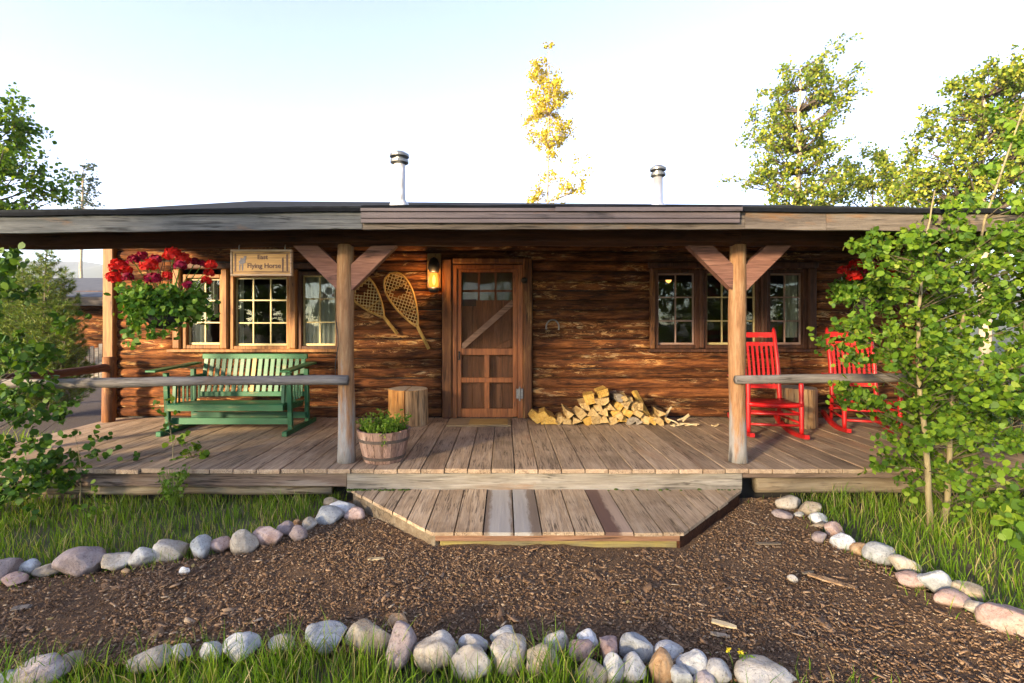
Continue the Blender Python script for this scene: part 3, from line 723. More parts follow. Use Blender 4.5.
# ------------------------------------------------------------------ windows (thing > window > frame / sash / pane / curtain)
def window(px0, px1, py0, py1, cols, rows, casing, sashm, curtain=None, cw=.05, mull=.017, mitre=0, sw=.022):
    x0, x1, z0, z1 = wx(px0), wx(px1), wz(py1), wz(py0)
    yo = WY + .01
    mb = MB()
    mb.box(x0 - cw, x0, yo, yo + .13, z0 - cw, z1 + cw, bev=.006); mb.box(x1, x1 + cw, yo, yo + .13, z0 - cw, z1 + cw, bev=.006)
    mb.box(x0, x1, yo + .003, yo + .127, z1, z1 + cw, bev=.006); mb.box(x0, x1, yo + .003, yo + .127, z0 - cw, z0, bev=.006)
    wn = obj('window', mb, casing, cabin)
    mb = MB(); ys = yo + .055; e = .002
    a0, a1, b0, b1 = x0 + e, x1 - e, z0 + e, z1 - e
    mb.box(a0, a0 + sw, ys, ys + .03, b0, b1, bev=.003); mb.box(a1 - sw, a1, ys, ys + .03, b0, b1, bev=.003)
    mb.box(a0 + sw, a1 - sw, ys + .001, ys + .029, b1 - sw, b1); mb.box(a0 + sw, a1 - sw, ys + .001, ys + .029, b0, b0 + sw * 1.3)
    for i in range(1, cols):
        X = a0 + (a1 - a0) * i / cols; mb.box(X - mull / 2, X + mull / 2, ys + .003, ys + .026, b0 + sw * 1.3, b1 - sw)
    xs_ = [a0 + (a1 - a0) * i / cols for i in range(cols + 1)]
    for i in range(1, rows):
        Z = b0 + (b1 - b0) * i / rows
        for c in range(cols):
            mb.box(xs_[c] + (sw if c == 0 else mull / 2), xs_[c + 1] - (sw if c == cols - 1 else mull / 2), ys + .004, ys + .025, Z - mull / 2, Z + mull / 2)
    obj('sash', mb, sashm, wn)
    mb = MB(); mb.box(a0 + sw, a1 - sw, ys + .012, ys + .016, b0 + sw, b1 - sw); obj('pane', mb, M['glass'], wn)
    if curtain:
        for (c0, c1, top, bot) in curtain:
            n = 40; vs = []; fs = []
            for i in range(n + 1):
                t = i / n; X = x0 + (x1 - x0) * (c0 + (c1 - c0) * t)
                Yc = ys + .10 + .018 * math.sin(t * (c1 - c0) * 42) + .006 * math.sin(t * 17)
                vs += [(X, Yc, z0 + (z1 - z0) * bot), (X, Yc, z0 + (z1 - z0) * top)]
            for i in range(n): fs.append((2 * i, 2 * i + 2, 2 * i + 3, 2 * i + 1))
            obj('curtain', (vs, fs), M['curtain'], wn, smooth=True)
    return wn
wa = window(185.5, 219, 278, 345, 2, 3, M['frame_orange'], M['sash'], [(0, .42, 1, 0), (.55, .75, 1, .45)])
wb = window(233, 286, 277, 346, 3, 3, M['frame_orange'], M['sash'], [(0, .10, 1, .0)])
wc = window(301, 335, 275, 346, 2, 3, M['frame_dark'], M['sash'], [(.0, 1, 1, 0)])
wd = window(658.5, 696, 273, 345, 2, 3, M['frame_dark'], M['sash_mauve'], None, sw=.02)
we = window(707.5, 757.5, 273, 345, 3, 3, M['frame_dark'], M['sash'])
wf = window(771, 804, 273, 345, 2, 3, M['frame_dark'], M['sash_mauve'], [(.62, 1, 1, .1)])
def trimlog(name, pxa, pxb, pya, pyb, mat, proud=.03, lx=False):
    mb = MB(); mb.box(wx(pxa), wx(pxb), WY - proud, WY + .06, wz(pyb), wz(pya), bev=.018); obj(name, mb, mat, cabin)
trimlog('window_mullion', 221.5, 228.5, 269, 349, M['frame_orange']); trimlog('window_mullion', 289.7, 297, 269, 349, M['frame_orange'])
trimlog('window_trim', 173, 181, 269, 349, M['frame_orange'])
trimlog('window_mullion', 699.5, 704, 269, 348, M['frame_dark']); trimlog('window_mullion', 761, 767.5, 269, 348, M['frame_dark'])
trimlog('window_trim', 650, 655, 268, 349, M['log_post']); trimlog('window_trim', 808, 816, 268, 349, M['frame_dark'])
mb = MB(); mb.box(wx(169), wx(342), WY - .06, WY + .09, wz(352), wz(349), bev=.006); obj('window_sill', mb, M['frame_orange'], cabin)
mb = MB(); mb.box(wx(648), wx(818), WY - .04, WY + .09, wz(352), wz(349), bev=.006); obj('window_sill', mb, M['frame_dark'], cabin)
mb = MB(); mb.box(wx(172), wx(342), WY - .03, WY + .06, wz(269), wz(263), bev=.015); obj('window_header', mb, M['frame_dark'], cabin)
mb = MB(); mb.box(wx(648), wx(818), WY - .03, WY + .06, wz(268), wz(262), bev=.015); obj('window_header', mb, M['frame_dark'], cabin)

# ------------------------------------------------------------------ door
trimlog('door_jamb', 442.5, 452.5, 259, 418, M['log_post'], .06); trimlog('door_jamb', 523, 532, 258, 418, M['log_post'], .06)
mb = MB(); mb.box(wx(452.5) + .002, wx(523) - .002, WY - .05, WY + .06, wz(264), wz(258), bev=.015); obj('door_header', mb, M['log_post'], cabin)
YD = WY - .005
def dx(px): return fx(px, YD)
def dz_(py): return fz(py, YD)
mb = MB()          # thin door frame
mb.box(dx(452.8), dx(457), YD - .03, YD + .1, .0, dz_(265), bev=.004); mb.box(dx(517.5), dx(522.7), YD - .03, YD + .1, .0, dz_(265), bev=.004)
mb.box(dx(457), dx(517.5), YD - .028, YD + .098, dz_(269), dz_(265), bev=.004)
obj('door_frame', mb, M['door_wood'], cabin)
door = None
mb = MB()          # inner door leaf, with the six lights left open
ix0, ix1 = dx(457.5), dx(517); lx0, lx1, lz0, lz1 = dx(461.5), dx(512.5), dz_(300), dz_(272)
iy = YD + .085
mb.box(ix0, lx0, iy, iy + .04, .01, dz_(269)); mb.box(lx1, ix1, iy, iy + .04, .01, dz_(269)); mb.box(lx0, lx1, iy, iy + .04, lz1, dz_(269))
xx = lx0; 
for i in range(5):
    xn = lx0 + (lx1 - lx0) * (i + 1) / 5; mb.box(xx + .002, xn - .002, iy + .004 * (i % 2), iy + .04, .01, lz0); xx = xn
mb.bar((dx(488), iy - .012, dz_(355)), (dx(514), iy - .012, dz_(341)), .02, .09, b=.003)
idoor = obj('inner_door', mb, M['door_panel'], cabin)
mb = MB()
for i in range(1, 3):
    X = lx0 + (lx1 - lx0) * i / 3; mb.box(X - .014, X + .014, iy + .002, iy + .034, lz0, lz1)
Z = dz_(290.5)
for i in range(3):
    a = lx0 + (lx1 - lx0) * i / 3 + (.014 if i else 0); b = lx0 + (lx1 - lx0) * (i + 1) / 3 - (.014 if i < 2 else 0); mb.box(a, b, iy + .003, iy + .033, Z - .014, Z + .014)
obj('glazing_bars', mb, M['door_panel'], idoor)
mb = MB(); mb.box(lx0, lx1, iy + .018, iy + .022, lz0, lz1); obj('pane', mb, M['glass'], idoor)
mb = MB(); mb.box(lx0, lx1, iy + .045, iy + .05, lz0 + .0, lz1); obj('blind', mb, M['blind'], idoor)
mb = MB(); mb.box(dx(462), dx(476), iy + .024, iy + .03, dz_(306), dz_(299)); mb.v = [(a, b - .03, c) for a, b, c in mb.v]; obj('notice', mb, M['black_metal'], idoor)
mb = MB()          # screen door
sy0, sy1 = YD - .012, YD + .025
s0, s1 = dx(457.3), dx(517.2)
st0, st1 = dx(461.5), dx(513)
mb.box(s0, st0, sy0, sy1, .015, dz_(269.3), bev=.004); mb.box(st1, s1, sy0, sy1, .015, dz_(269.3), bev=.004)
for ya, yb_ in ((269.3, 272.2), (348.5, 355), (377.5, 382.5), (408.5, 417.2)):
    mb.box(st0, st1, sy0 + .002, sy1 - .002, dz_(yb_), dz_(ya), bev=.003)
for ya, yb_ in ((355, 377.5), (382.5, 408.5)):
    mb.box(dx(484.5), dx(489.5), sy0 + .003, sy1 - .003, dz_(yb_), dz_(ya), bev=.003)
sd = obj('screen_door', mb, M['door_wood'], cabin)
mb = MB(); p0 = (dx(461), sy1 - .012, dz_(348)); p1 = (dx(513.5), sy1 - .012, dz_(302)); mb.bar(p0, p1, .018, .075, up=(0, 0, 1)); obj('diagonal_brace', mb, M['brace_door'], sd)
mb = MB(); mb.box(st0, st1, sy1 - .003, sy1 - .001, dz_(348.5), dz_(272.2)); mb.box(st0, st1, sy1 - .003, sy1 - .001, dz_(377.5), dz_(355)); mb.box(st0, st1, sy1 - .003, sy1 - .001, dz_(408.5), dz_(382.5))
obj('screen', mb, M['screen'], sd)
mb = MB(); hx = dx(459.3); mb.box(hx - .012, hx + .012, sy0 - .012, sy0 - .001, dz_(360), dz_(351), bev=.003); mb.tube([(hx, sy0 - .012, dz_(358.5)), (hx, sy0 - .05, dz_(357)), (hx, sy0 - .05, dz_(353)), (hx, sy0 - .012, dz_(352))], .007, 6); obj('handle', mb, M['black_metal'], sd)
mb = MB(); mb.box(dx(516), dx(523), sy0 - .06, sy0 - .03, dz_(398), dz_(388), bev=.004); mb.tube([(dx(519.5), sy0 - .065, dz_(400)), (dx(519.5), sy0 - .065, dz_(386))], .012, 8); obj('hinge', mb, M['steel'], sd)
mb = MB(); mb.lathe([(.002, 0), (.03, .005), (.042, .02), (.042, .045), (.02, .06)], (0, 0, 0), 16)
mb.v = [(dx(524) + x, WY - .062 - z + .0, dz_(281) + y) for x, y, z in mb.v]
tag(obj('knob', mb, M['black_metal'], cabin, smooth=True))
dm = thing('doormat', 'flat tan doormat with an orange brown centre lying at the screen door', 'doormat', (dx(477), 6.3, 0))
mb = MB(); X0, X1 = fx(447, 6.2), fx(511, 6.2); mb.box(X0, X1, 6.10, 6.55, .001, .016, bev=.005); obj('mat_border', mb, M['mat'], dm)
mb = MB(); mb.box(X0 + .27, X1 - .04, 6.15, 6.50, .017, .021); obj('mat_centre', mb, M['mat2'], dm)

# ------------------------------------------------------------------ wooden step in front of the porch
step = thing('wooden_step', 'low wide entrance step of grey planks with angled ends below the porch', 'step', (0.36, 4.0, GZ))
SZ = -.19; SB = 4.39; SF = 3.50
cl, cr = fx(350, SB), fx(742, SB); fl, fr = fx(432, SF), fx(684, SF)
def yfront(x):
    if x < fl: return SB - (SB - SF) * (x - cl) / (fl - cl)
    if x > fr: return SB - (SB - SF) * (cr - x) / (cr - fr)
    return SF
edges = [cl + .02]; gapx = [fx(px, SF) for px in (424, 454, 483, 514, 542, 575, 605, 634, 663, 693)]
lead = [fl - .78, fl - .70, fl - .58, fl - .45, fl - .36, fl - .22]
bx = [q for q in lead if q > cl + .04] + gapx + [gapx[-1] + .2, gapx[-1] + .38, gapx[-1] + .53]
bx = [cl + .01] + [q for q in bx if q < cr - .05] + [cr - .01]
mb = MB(); marks = []
M['stain1'] = None
def stained(name, xc, wid, pale, dark, lo=.3, hi=.5, y0=SF, y1=SB, stops=None):
    """board with a worn painted band down its middle: band edge broken up by noise"""
    m, nt, b, out = new_mat(name)
    tc = nd(nt, 'ShaderNodeTexCoord'); v = tc.outputs['Object']
    sp = nd(nt, 'ShaderNodeSeparateXYZ'); nt.links.new(v, sp.inputs[0])
    a = nd(nt, 'ShaderNodeMath', operation='SUBTRACT'); nt.links.new(sp.outputs[0], a.inputs[0]); a.inputs[1].default_value = xc
    ab = nd(nt, 'ShaderNodeMath', operation='ABSOLUTE'); nt.links.new(a.outputs[0], ab.inputs[0])
    n = noise(nt, mapped(nt, v, (30, 6, 30)), 1, 6, .7); nm = nd(nt, 'ShaderNodeMath', operation='MULTIPLY_ADD'); nt.links.new(n, nm.inputs[0]); nm.inputs[1].default_value = .10; nm.inputs[2].default_value = -.05
    s = nd(nt, 'ShaderNodeMath', operation='ADD'); nt.links.new(ab.outputs[0], s.inputs[0]); nt.links.new(nm.outputs[0], s.inputs[1])
    mr = nd(nt, 'ShaderNodeMapRange'); nt.links.new(s.outputs[0], mr.inputs[0]); mr.inputs[1].default_value = wid; mr.inputs[2].default_value = wid + .03
    g = noise(nt, mapped(nt, v, (22, 1.4, 22)), 1, 7, .65)
    c = mixc(nt, mr.outputs[0], ramp(nt, g, [(.25, tuple(q * .75 for q in pale)), (.7, pale)]), ramp(nt, g, [(.25, tuple(q * .6 for q in dark)), (.7, dark)]))
    nt.links.new(c, b.inputs['Base Color']); b.inputs['Roughness'].default_value = .75; bump(nt, b, g, .4, .01)
    return m
special = {}
sroot = Vector(step.location)
for i, (a, b) in enumerate(zip(bx[:-1], bx[1:])):
    xa_, xb_ = a + .005, b - .005
    pts = [(xa_, SB), (xa_, yfront(xa_))]
    for c in (fl, fr):
        if xa_ < c < xb_: pts.append((c, SF))
    pts += [(xb_, yfront(xb_)), (xb_, SB)]
    dz = rnd.uniform(-.003, .003); dj = rnd.uniform(-.008, .008)
    pts = [(x, y + (dj if y < SB else 0)) for x, y in pts]
    pxm = 504 + ((xa_ + xb_) / 2) / SF * 500
    one = MB(); one.poly_prism(pts, 2, SZ - .024 + dz, SZ + dz)
    if 484 < pxm < 541 or 606 < pxm < 634: special[i] = (one, (xa_ + xb_) / 2, pxm)
    else: mb.add(one.v, one.f)
obj('step_boards', mb, M['step'], step)
for i, (one, xm, pxm) in special.items():
    if pxm > 600: mt = stained('board_with_dark_stain', xm - .05 - sroot.x, .045, (.13, .07, .05), (.38, .27, .19))
    elif pxm < 513: mt = stained('board_with_pale_band', xm - sroot.x + .01, .062, (.37, .34, .30), (.20, .145, .10))
    else: mt = stained('board_with_pale_band_two', xm - sroot.x - .045, .05, (.36, .33, .29), (.19, .14, .10))
    tag(obj('stained_board', one, mt, step), 'dark plank with a worn pale band down it' if pxm < 600 else 'plank with a dark brown stain')
mb = MB(); mb.box(fl + .02, fr - .02, SF + .02, SF + .06, SZ - .072, SZ - .026, bev=.004); obj('front_rim', mb, wood('step_rim_wood', [(.3, (.18, .085, .045)), (.6, (.30, .16, .09)), (.8, (.38, .24, .14))], 'X', 14, .8, .3, .1), step)
mb = MB(); mb.box(fl + .05, fr - .03, SF + .05, SF + .14, GZ - .03, SZ - .074, bev=.006); obj('front_beam', mb, wood('yellow_step_beam', [(.3, (.22, .165, .05)), (.6, (.34, .27, .085)), (.8, (.40, .33, .14))], 'X', 14, .8, .3, .1, patches=[((.2, .17, .10), 4, .52, .68, .3)]), step)
for (xa_, xb_, nm) in ((cl, fl, 'left'), (cr, fr, 'right')):
    s = 1 if nm == 'left' else -1
    a = Vector((xa_ + s * .05, SB - .02, (SZ - .04 + GZ) / 2 + .005)); b = Vector((xb_ + s * .03, SF + .05, (SZ - .04 + GZ) / 2 + .005))
    mb = MB(); mb.bar(a, b, .04, SZ - .042 - GZ + .03, b=.004); obj('side_board', mb, M['support'] if nm == 'left' else M['beam'], step)  # right board gets dark wood: shade on that side put into the colour
mb = MB()
for i in range(90):
    t = rnd.random(); x = fx(348, SB) + t * (fx(410, SB) - fx(348, SB)) if rnd.random() < .75 else fx(rnd.uniform(600, 740), SB)
    s = rnd.uniform(.008, .02); mb.lathe([(.001, 0), (s, 0), (s * .8, s * .4), (.002, s * .6)], (x, SB - rnd.uniform(.0, .03), SZ), 6)
tag(obj('moss', mb, M['moss'], step), None, None, None, 'stuff')
# ------------------------------------------------------------------ glider bench (local: x along the bench, +y towards the wall)
BX0, BX1 = -.76, .76
bench = thing('glider_bench', 'long green painted wooden glider bench with a slatted back below the windows', 'bench', (-3.14, 5.98, 0))
def L(name, mb, mat, par=None, smooth=False): return obj(name, mb, mat, par or bench, smooth, local=True)
for s in (-1, 1):
    x = s * .70
    mb = MB(); mb.bar((x, -.43, .03), (x, .45, .03), .06, .055, b=.006); L('foot_rail', mb, M['green'])
    mb = MB(); mb.bar((x, -.26, .056), (x, -.30, .70), .05, .045, up=(0, 1, 0)); L('leg', mb, M['green'])
    mb = MB(); mb.bar((x, .22, .056), (x, .20, .70), .05, .045, up=(0, 1, 0)); L('leg', mb, M['green'])
    mb = MB(); mb.bar((x + s * .04, -.50, .735), (x + s * .02, .32, .765), .12, .024, b=.006); L('armrest', mb, M['green_worn'])
    xi = s * .62
    mb = MB(); mb.bar((xi, -.28, .27), (xi, -.26, .60), .04, .03, up=(0, 1, 0)); L('arm_support', mb, M['green'])
    for k in range(6):
        yy = -.19 + k * .075
        mb = MB(); mb.bar((xi, yy, .34), (xi, yy, .60), .022, .012, up=(0, 1, 0), b=.002); L('arm_spindle', mb, M['green'])
    mb = MB(); mb.bar((xi, -.30, .61), (xi, .26, .62), .035, .03); L('arm_rail', mb, M['green'])
    mb = MB(); mb.bar((xi, -.30, .30), (xi, .27, .27), .035, .07); L('seat_side', mb, M['green'])
for (y, z) in ((-.20, .135), (.18, .135)):
    mb = MB(); mb.bar((-.70, y, z), (.70, y, z), .03, .075); L('stretcher', mb, M['green'])
for k in range(5):
    y = -.30 + k * .118
    mb = MB(); mb.bar((-.66, y, .345 - k * .012), (.66, y, .345 - k * .012), .108, .024, b=.005); L('seat_slat', mb, M['green_worn'])
mb = MB(); mb.bar((-.66, -.365, .315), (.66, -.365, .315), .022, .075); L('seat_front', mb, M['green_worn'])
mb = MB(); mb.bar((-.66, .335, .845), (.66, .335, .845), .035, .065, b=.006); L('back_top_rail', mb, M['green_worn'])
mb = MB(); mb.bar((-.66, .235, .385), (.66, .235, .385), .03, .06, b=.005); L('back_bottom_rail', mb, M['green'])
gold = painted('ochre_worn_slat', (.36, .22, .05), (.30, .28, .14), .6, .7, 9, .5, 'Z')
for k in range(17):
    x = -.61 + k * 1.22 / 16
    mb = MB(); mb.bar((x, .238, .40), (x, .332, .83), .052, .016, up=(0, 1, 0), b=.003); s_ = L('back_slat', mb, gold if k == 8 else M['green_worn'])
    if k == 8: s_['label'] = 'ochre worn back slat'

# ------------------------------------------------------------------ rocking chair (local: faces -y)
def make_rocker(loc, rz, label):
    t = thing('rocking_chair', label, 'rocking chair', loc, rz, 'red rocking chairs on the porch')
    def L(name, mb, smooth=True): return obj(name, mb, M['red'], t, smooth, local=True)
    W = .27
    for s in (-1, 1):
        x = s * W
        n = 14; pts = []
        for i in range(n + 1):
            u = i / n; y = -.50 + u * .93; pts.append((x, y, .022 + .095 * ((y + .08) / .52) ** 2 * (1 if y > -.08 else .55)))
        vs = []; fs = []
        for (px_, py_, pz_) in pts:
            vs += [(px_ - .022, py_, pz_ - .022), (px_ + .022, py_, pz_ - .022), (px_ + .022, py_, pz_ + .022), (px_ - .022, py_, pz_ + .022)]
        for i in range(n):
            for k in range(4):
                a = i * 4 + k; b = i * 4 + (k + 1) % 4; fs.append((a, b, b + 4, a + 4))
        fs += [(0, 1, 2, 3), tuple(n * 4 + k for k in range(4))]
        L('rocker', (vs, fs), False)
        mb = MB(); mb.tube([(x, -.36, .05), (x, -.355, .12), (x, -.35, .38), (x, -.35, .42), (x, -.345, .58), (x, -.345, .62)], [.019, .024, .027, .022, .026, .02], 10); L('front_leg', mb)
        xb_ = s * (W - .035)
        mb = MB(); mb.tube([(xb_, .22, .06), (xb_, .19, .38), (xb_, .25, .75), (xb_, .385, 1.16), (xb_, .392, 1.185), (xb_, .398, 1.205)], [.019, .026, .025, .023, .016, .008], 10); L('back_post', mb)
        mb = MB(); mb.prism_frame(Vector((x + s * .01, -.06, .632)), Vector((1, 0, 0)), Vector((0, 1, -.04)).normalized(), Vector((0, .04, 1)).normalized(), .045, .36, .013, .01); L('armrest', mb, False)
        for z in (.17, .27):
            mb = MB(); mb.tube([(x, -.355, z), (s * (W - .03), .20, z - .01)], .013, 8); L('side_stretcher', mb)
    for z in (.15, .27):
        mb = MB(); mb.tube([(-W, -.355, z), (0, -.355, z - .002), (W, -.355, z)], [.013, .016, .013], 8); L('front_stretcher', mb)
    mb = MB(); mb.tube([(-W, .20, .2), (W, .20, .2)], .013, 8); L('rear_stretcher', mb)
    # slatted, slightly dished seat with a rolled front
    n = 9; vs = []; fs = []
    prof = [(-.375, .355), (-.385, .375), (-.37, .395), (-.2, .375), (0, .362), (.18, .37), (.18, .35), (-.34, .34)]
    xs = [-W - .005 + (2 * W + .01) * i / 10 for i in range(11)]
    for X in xs:
        dip = -.012 * (1 - (X / W) ** 2)
        for (y, z) in prof: vs.append((X, y, z + dip))
    K = len(prof)
    for i in range(10):
        for k in range(K):
            a = i * K + k; b = i * K + (k + 1) % K; fs.append((a, b, b + K, a + K))
    fs += [tuple(range(K)), tuple(range(10 * K, 11 * K))]
    L('seat', (vs, fs), True)
    def by(z): return .25 + (z - .75) / .41 * .135 if z > .75 else .19 + (z - .38) / .37 * .06
    def rail(z, h, name):
        mb = MB(); vs = []; fs = []; n = 8
        for i in range(n + 1):
            X = -(W - .045) + 2 * (W - .045) * i / n; Y = by(z) + .022 * (1 - (X / W) ** 2)
            for (a, b) in ((-.011, -h), (.011, -h), (.011, h), (-.011, h)): vs.append((X, Y + a, z + b))
        for i in range(n):
            for k in range(4):
                a = i * 4 + k; b = i * 4 + (k + 1) % 4; fs.append((a, b, b + 4, a + 4))
        fs += [(0, 1, 2, 3), tuple(n * 4 + k for k in range(4))]
        L(name, (vs, fs), False)
    rail(1.115, .032, 'top_rail'); rail(1.005, .024, 'upper_rail'); rail(.50, .024, 'lower_rail')
    for k in range(8):
        X = -(W - .085) + 2 * (W - .085) * k / 7; c = .022 * (1 - (X / W) ** 2)
        mb = MB(); pts = [(X, by(.51) + c, .51), (X, by(.75) + c + .01, .75), (X, by(.99) + c, .99)]
        vs = []; fs = []
        for p_ in pts: vs += [(p_[0] - .013, p_[1] - .006, p_[2]), (p_[0] + .013, p_[1] - .006, p_[2]), (p_[0] + .013, p_[1] + .006, p_[2]), (p_[0] - .013, p_[1] + .006, p_[2])]
        for i in range(2):
            for q in range(4):
                a = i * 4 + q; b = i * 4 + (q + 1) % 4; fs.append((a, b, b + 4, a + 4))
        fs += [(0, 1, 2, 3), (8, 9, 10, 11)]
        L('back_spindle', (vs, fs), False)
    return t
r1 = make_rocker((3.03, 5.83, .003), R(-10), 'bright red wooden rocking chair standing just right of the porch post')
r2 = copy_tree(r1); r2.location = (4.27, 6.0, .003); r2.rotation_euler = (0, 0, R(-17)); r2['label'] = 'bright red wooden rocking chair half hidden behind the leafy aspen'

# ------------------------------------------------------------------ stumps
def stump(name, loc, r, h, label, mat, halves=False, n=28):
    t = thing(name, label, 'stump', loc)
    rr = random.Random(int(r * 1000))
    ph = [rr.uniform(0, 6) for _ in range(4)]
    def rad(a, z): return r * (1 + .035 * math.sin(2 * a + ph[0]) + .025 * math.sin(5 * a + ph[1]) + .03 * (1 - z / h) ** 2)
    if not halves:
        sets = [(0, 2 * math.pi, (0, 0))]
    else:
        sets = [(R(-89.5), R(89.5), (.004, 0)), (R(90.5), R(269.5), (-.004, 0))]
    for (a0, a1, off) in sets:
        vs = []; fs = []; K = n
        full = a1 - a0 > 6.2
        zs = [0, .25 * h, .5 * h, .75 * h, .97 * h, h]
        for j, z in enumerate(zs):
            for k in range(K):
                a = a0 + (a1 - a0) * (k / K if full else k / (K - 1))
                q = rad(a, z) * (.975 if j == len(zs) - 1 else 1); vs.append((off[0] + q * math.cos(a), off[1] + q * math.sin(a), z))
        m = len(zs)
        for j in range(m - 1):
            for k in range(K if True else K - 1):
                b = (k + 1) % K
                fs.append((j * K + k, j * K + b, (j + 1) * K + b, (j + 1) * K + k))
        fs.append(tuple(range(K - 1, -1, -1)))
        mt = mat if not halves or off[0] < 0 else M['bark_tan']
        o = obj('half_log' if halves else 'trunk', (vs, fs), mt, t, local=True)
        tp = [vs[(m - 1) * K + k] for k in range(K)]
        obj('sawn_top', ([(x, y, z) for x, y, z in tp] + [(off[0] + (r * .3 if a1 < 2 else (-r * .3 if halves else 0)), 0, h + .004)], [(k, (k + 1) % K, K) for k in range(K)]), M['stump_top'], o, local=True)
    return t
stump('log_stump', (fx(408.5, 6.3), 6.3, .001), .235, .44, 'round log stump with a dark split beside the wall, behind the barrel planter', M['bark_orange'], True)
stump('log_stump', (3.63, 6.2, .001), .225, .47, 'pale round log stump serving as a table between red rocking chairs', M['bark_tan'])

# ------------------------------------------------------------------ half barrel planter
bar = thing('barrel_planter', 'half whisky barrel planter with two iron hoops full of bright green sprouts', 'planter', (fx(384, 4.66), 4.66, 0.001))
H = .29
def br(z): return .178 + .068 * (z / H) ** .8
ns = 18
mb = MB()
for k in range(ns):
    a0 = 2 * math.pi * k / ns + .006; a1 = 2 * math.pi * (k + 1) / ns - .006
    vs = []; fs = []; zs = [0, .07, .15, .22, H + rnd.uniform(-.004, .004)]
    for z in zs:
        for a in (a0, (a0 + a1) / 2, a1):
            vs.append((br(z) * math.cos(a), br(z) * math.sin(a), z))
        for a in (a1, a0): vs.append(((br(z) - .022) * math.cos(a), (br(z) - .022) * math.sin(a), z))
    for j in range(len(zs) - 1):
        for q in range(5):
            b = (q + 1) % 5; fs.append((j * 5 + q, j * 5 + b, j * 5 + 5 + b, j * 5 + 5 + q))
    fs += [(0, 1, 2, 3, 4), tuple((len(zs) - 1) * 5 + q for q in range(5))]
    mb.add(vs, fs)
obj('staves', mb, M['barrel'], bar, local=True)
for z in (.045, .205):
    mb = MB(); mb.lathe([(br(z - .014) + .001, z - .014), (br(z - .014) + .005, z - .013), (br(z + .014) + .005, z + .013), (br(z + .014) + .001, z + .014)], (0, 0, 0), 36, False); obj('hoop', mb, M['rusty'], bar, smooth=False, local=True)
mb = MB(); vs = []
mb.lathe([(.001, H - .035), (.1, H - .03), (br(H) - .024, H - .045)], (0, 0, 0), 24, False); obj('soil', mb, M['soil'], bar, local=True)

# leaves helper: returns verts, faces for N flat leaves
ROUND = np.array([(0, -.5), (.40, -.28), (.47, .08), (.22, .40), (0, .56), (-.22, .40), (-.47, .08), (-.40, -.28)])
OVAL = np.array([(0, -.5), (.22, -.2), (.24, .15), (0, .5), (-.24, .15), (-.22, -.2)])
HEX = np.array([(0, -.5), (.4, -.15), (.3, .3), (0, .55), (-.3, .3), (-.4, -.15)])
def leaves(cen, size, rng, shape=HEX, droop=.3, nrm=None, spread=1.0):
    cen = np.asarray(cen, float); n = len(cen)
    if n == 0: return [], []
    size = np.broadcast_to(np.asarray(size, float), (n,)) * rng.uniform(.5, 1.3, n)
    N = rng.normal(size=(n, 3)) * spread
    if nrm is not None: N = N + np.asarray(nrm)
    N /= np.linalg.norm(N, axis=1, keepdims=True) + 1e-9
    up = rng.normal(size=(n, 3)) * .7 + np.array([0, 0, -droop * 3])
    U = up - N * np.sum(up * N, axis=1, keepdims=True); U /= np.linalg.norm(U, axis=1, keepdims=True) + 1e-9
    V = np.cross(N, U)
    k = len(shape)
    P_ = cen[:, None, :] + (V[:, None, :] * shape[None, :, 0, None] + U[:, None, :] * shape[None, :, 1, None]) * size[:, None, None]
    bend = (np.abs(shape[:, 0]) ** 1.5)[None, :, None] * N[:, None, :] * (size * rng.uniform(-.2, .9, n))[:, None, None]
    P_ = P_ + bend
    v = P_.reshape(-1, 3); f = np.arange(n * k).reshape(n, k)
    return v, f
def leafobj(name, v, f, mat, parent, smooth=False, local=False):
    v = np.asarray(v, float)
    if parent is not None and not local: v = v - np.array(wloc(parent))
    me = bpy.data.meshes.new(name); n = len(v); k = f.shape[1]; m = len(f)
    me.vertices.add(n); me.vertices.foreach_set('co', v.astype(np.float32).ravel())
    me.loops.add(m * k); me.loops.foreach_set('vertex_index', f.astype(np.int32).ravel())
    me.polygons.add(m); me.polygons.foreach_set('loop_start', np.arange(0, m * k, k, dtype=np.int32))
    try: me.polygons.foreach_set('loop_total', np.full(m, k, dtype=np.int32))
    except Exception: pass
    me.materials.append(mat); me.update(calc_edges=True); me.validate()
    o = bpy.data.objects.new(name, me); COL.objects.link(o)
    if parent is not None: o.parent = parent
    return o
def catv(parts):
    vs = []; fs = []; n = 0
    for v, f in parts:
        if len(v) == 0: continue
        vs.append(v); fs.append(f + n); n += len(v)
    return np.concatenate(vs), np.concatenate(fs)
rng = np.random.default_rng(5)
c = []; stems = MB()
for i in range(75):
    a = rng.uniform(0, 6.28); q = .19 * math.sqrt(rng.uniform(0, 1)); h = rng.uniform(.05, .17) * (1.1 - q)
    p0 = (q * math.cos(a), q * math.sin(a), H - .04); p1 = (p0[0] * 1.12 + rng.uniform(-.02, .02), p0[1] * 1.12 + rng.uniform(-.02, .02), H - .02 + h)
    stems.tube([p0, p1], [.003, .002], 5)
    for k in range(11):
        t = rng.uniform(.3, 1.05); c.append([p0[j] + (p1[j] - p0[j]) * t + rng.normal(0, .016) for j in range(3)])
v, f = leaves(c, .038, rng, OVAL, .1, nrm=(0, 0, .8)); leafobj('sprouts', v, f, M['herb'], bar, local=True)
obj('stems', stems, M['herb'], bar, local=True)
c = [[.17 + rng.uniform(-.03, .03) - .12, -.235 + rng.uniform(-.015, .01), H - rng.uniform(-.02, .11)] for _ in range(26)]
v, f = leaves(c, .026, rng, OVAL, .5, nrm=(0, -.6, .3)); leafobj('trailing_sprig', v, f, M['herb'], bar, local=True)

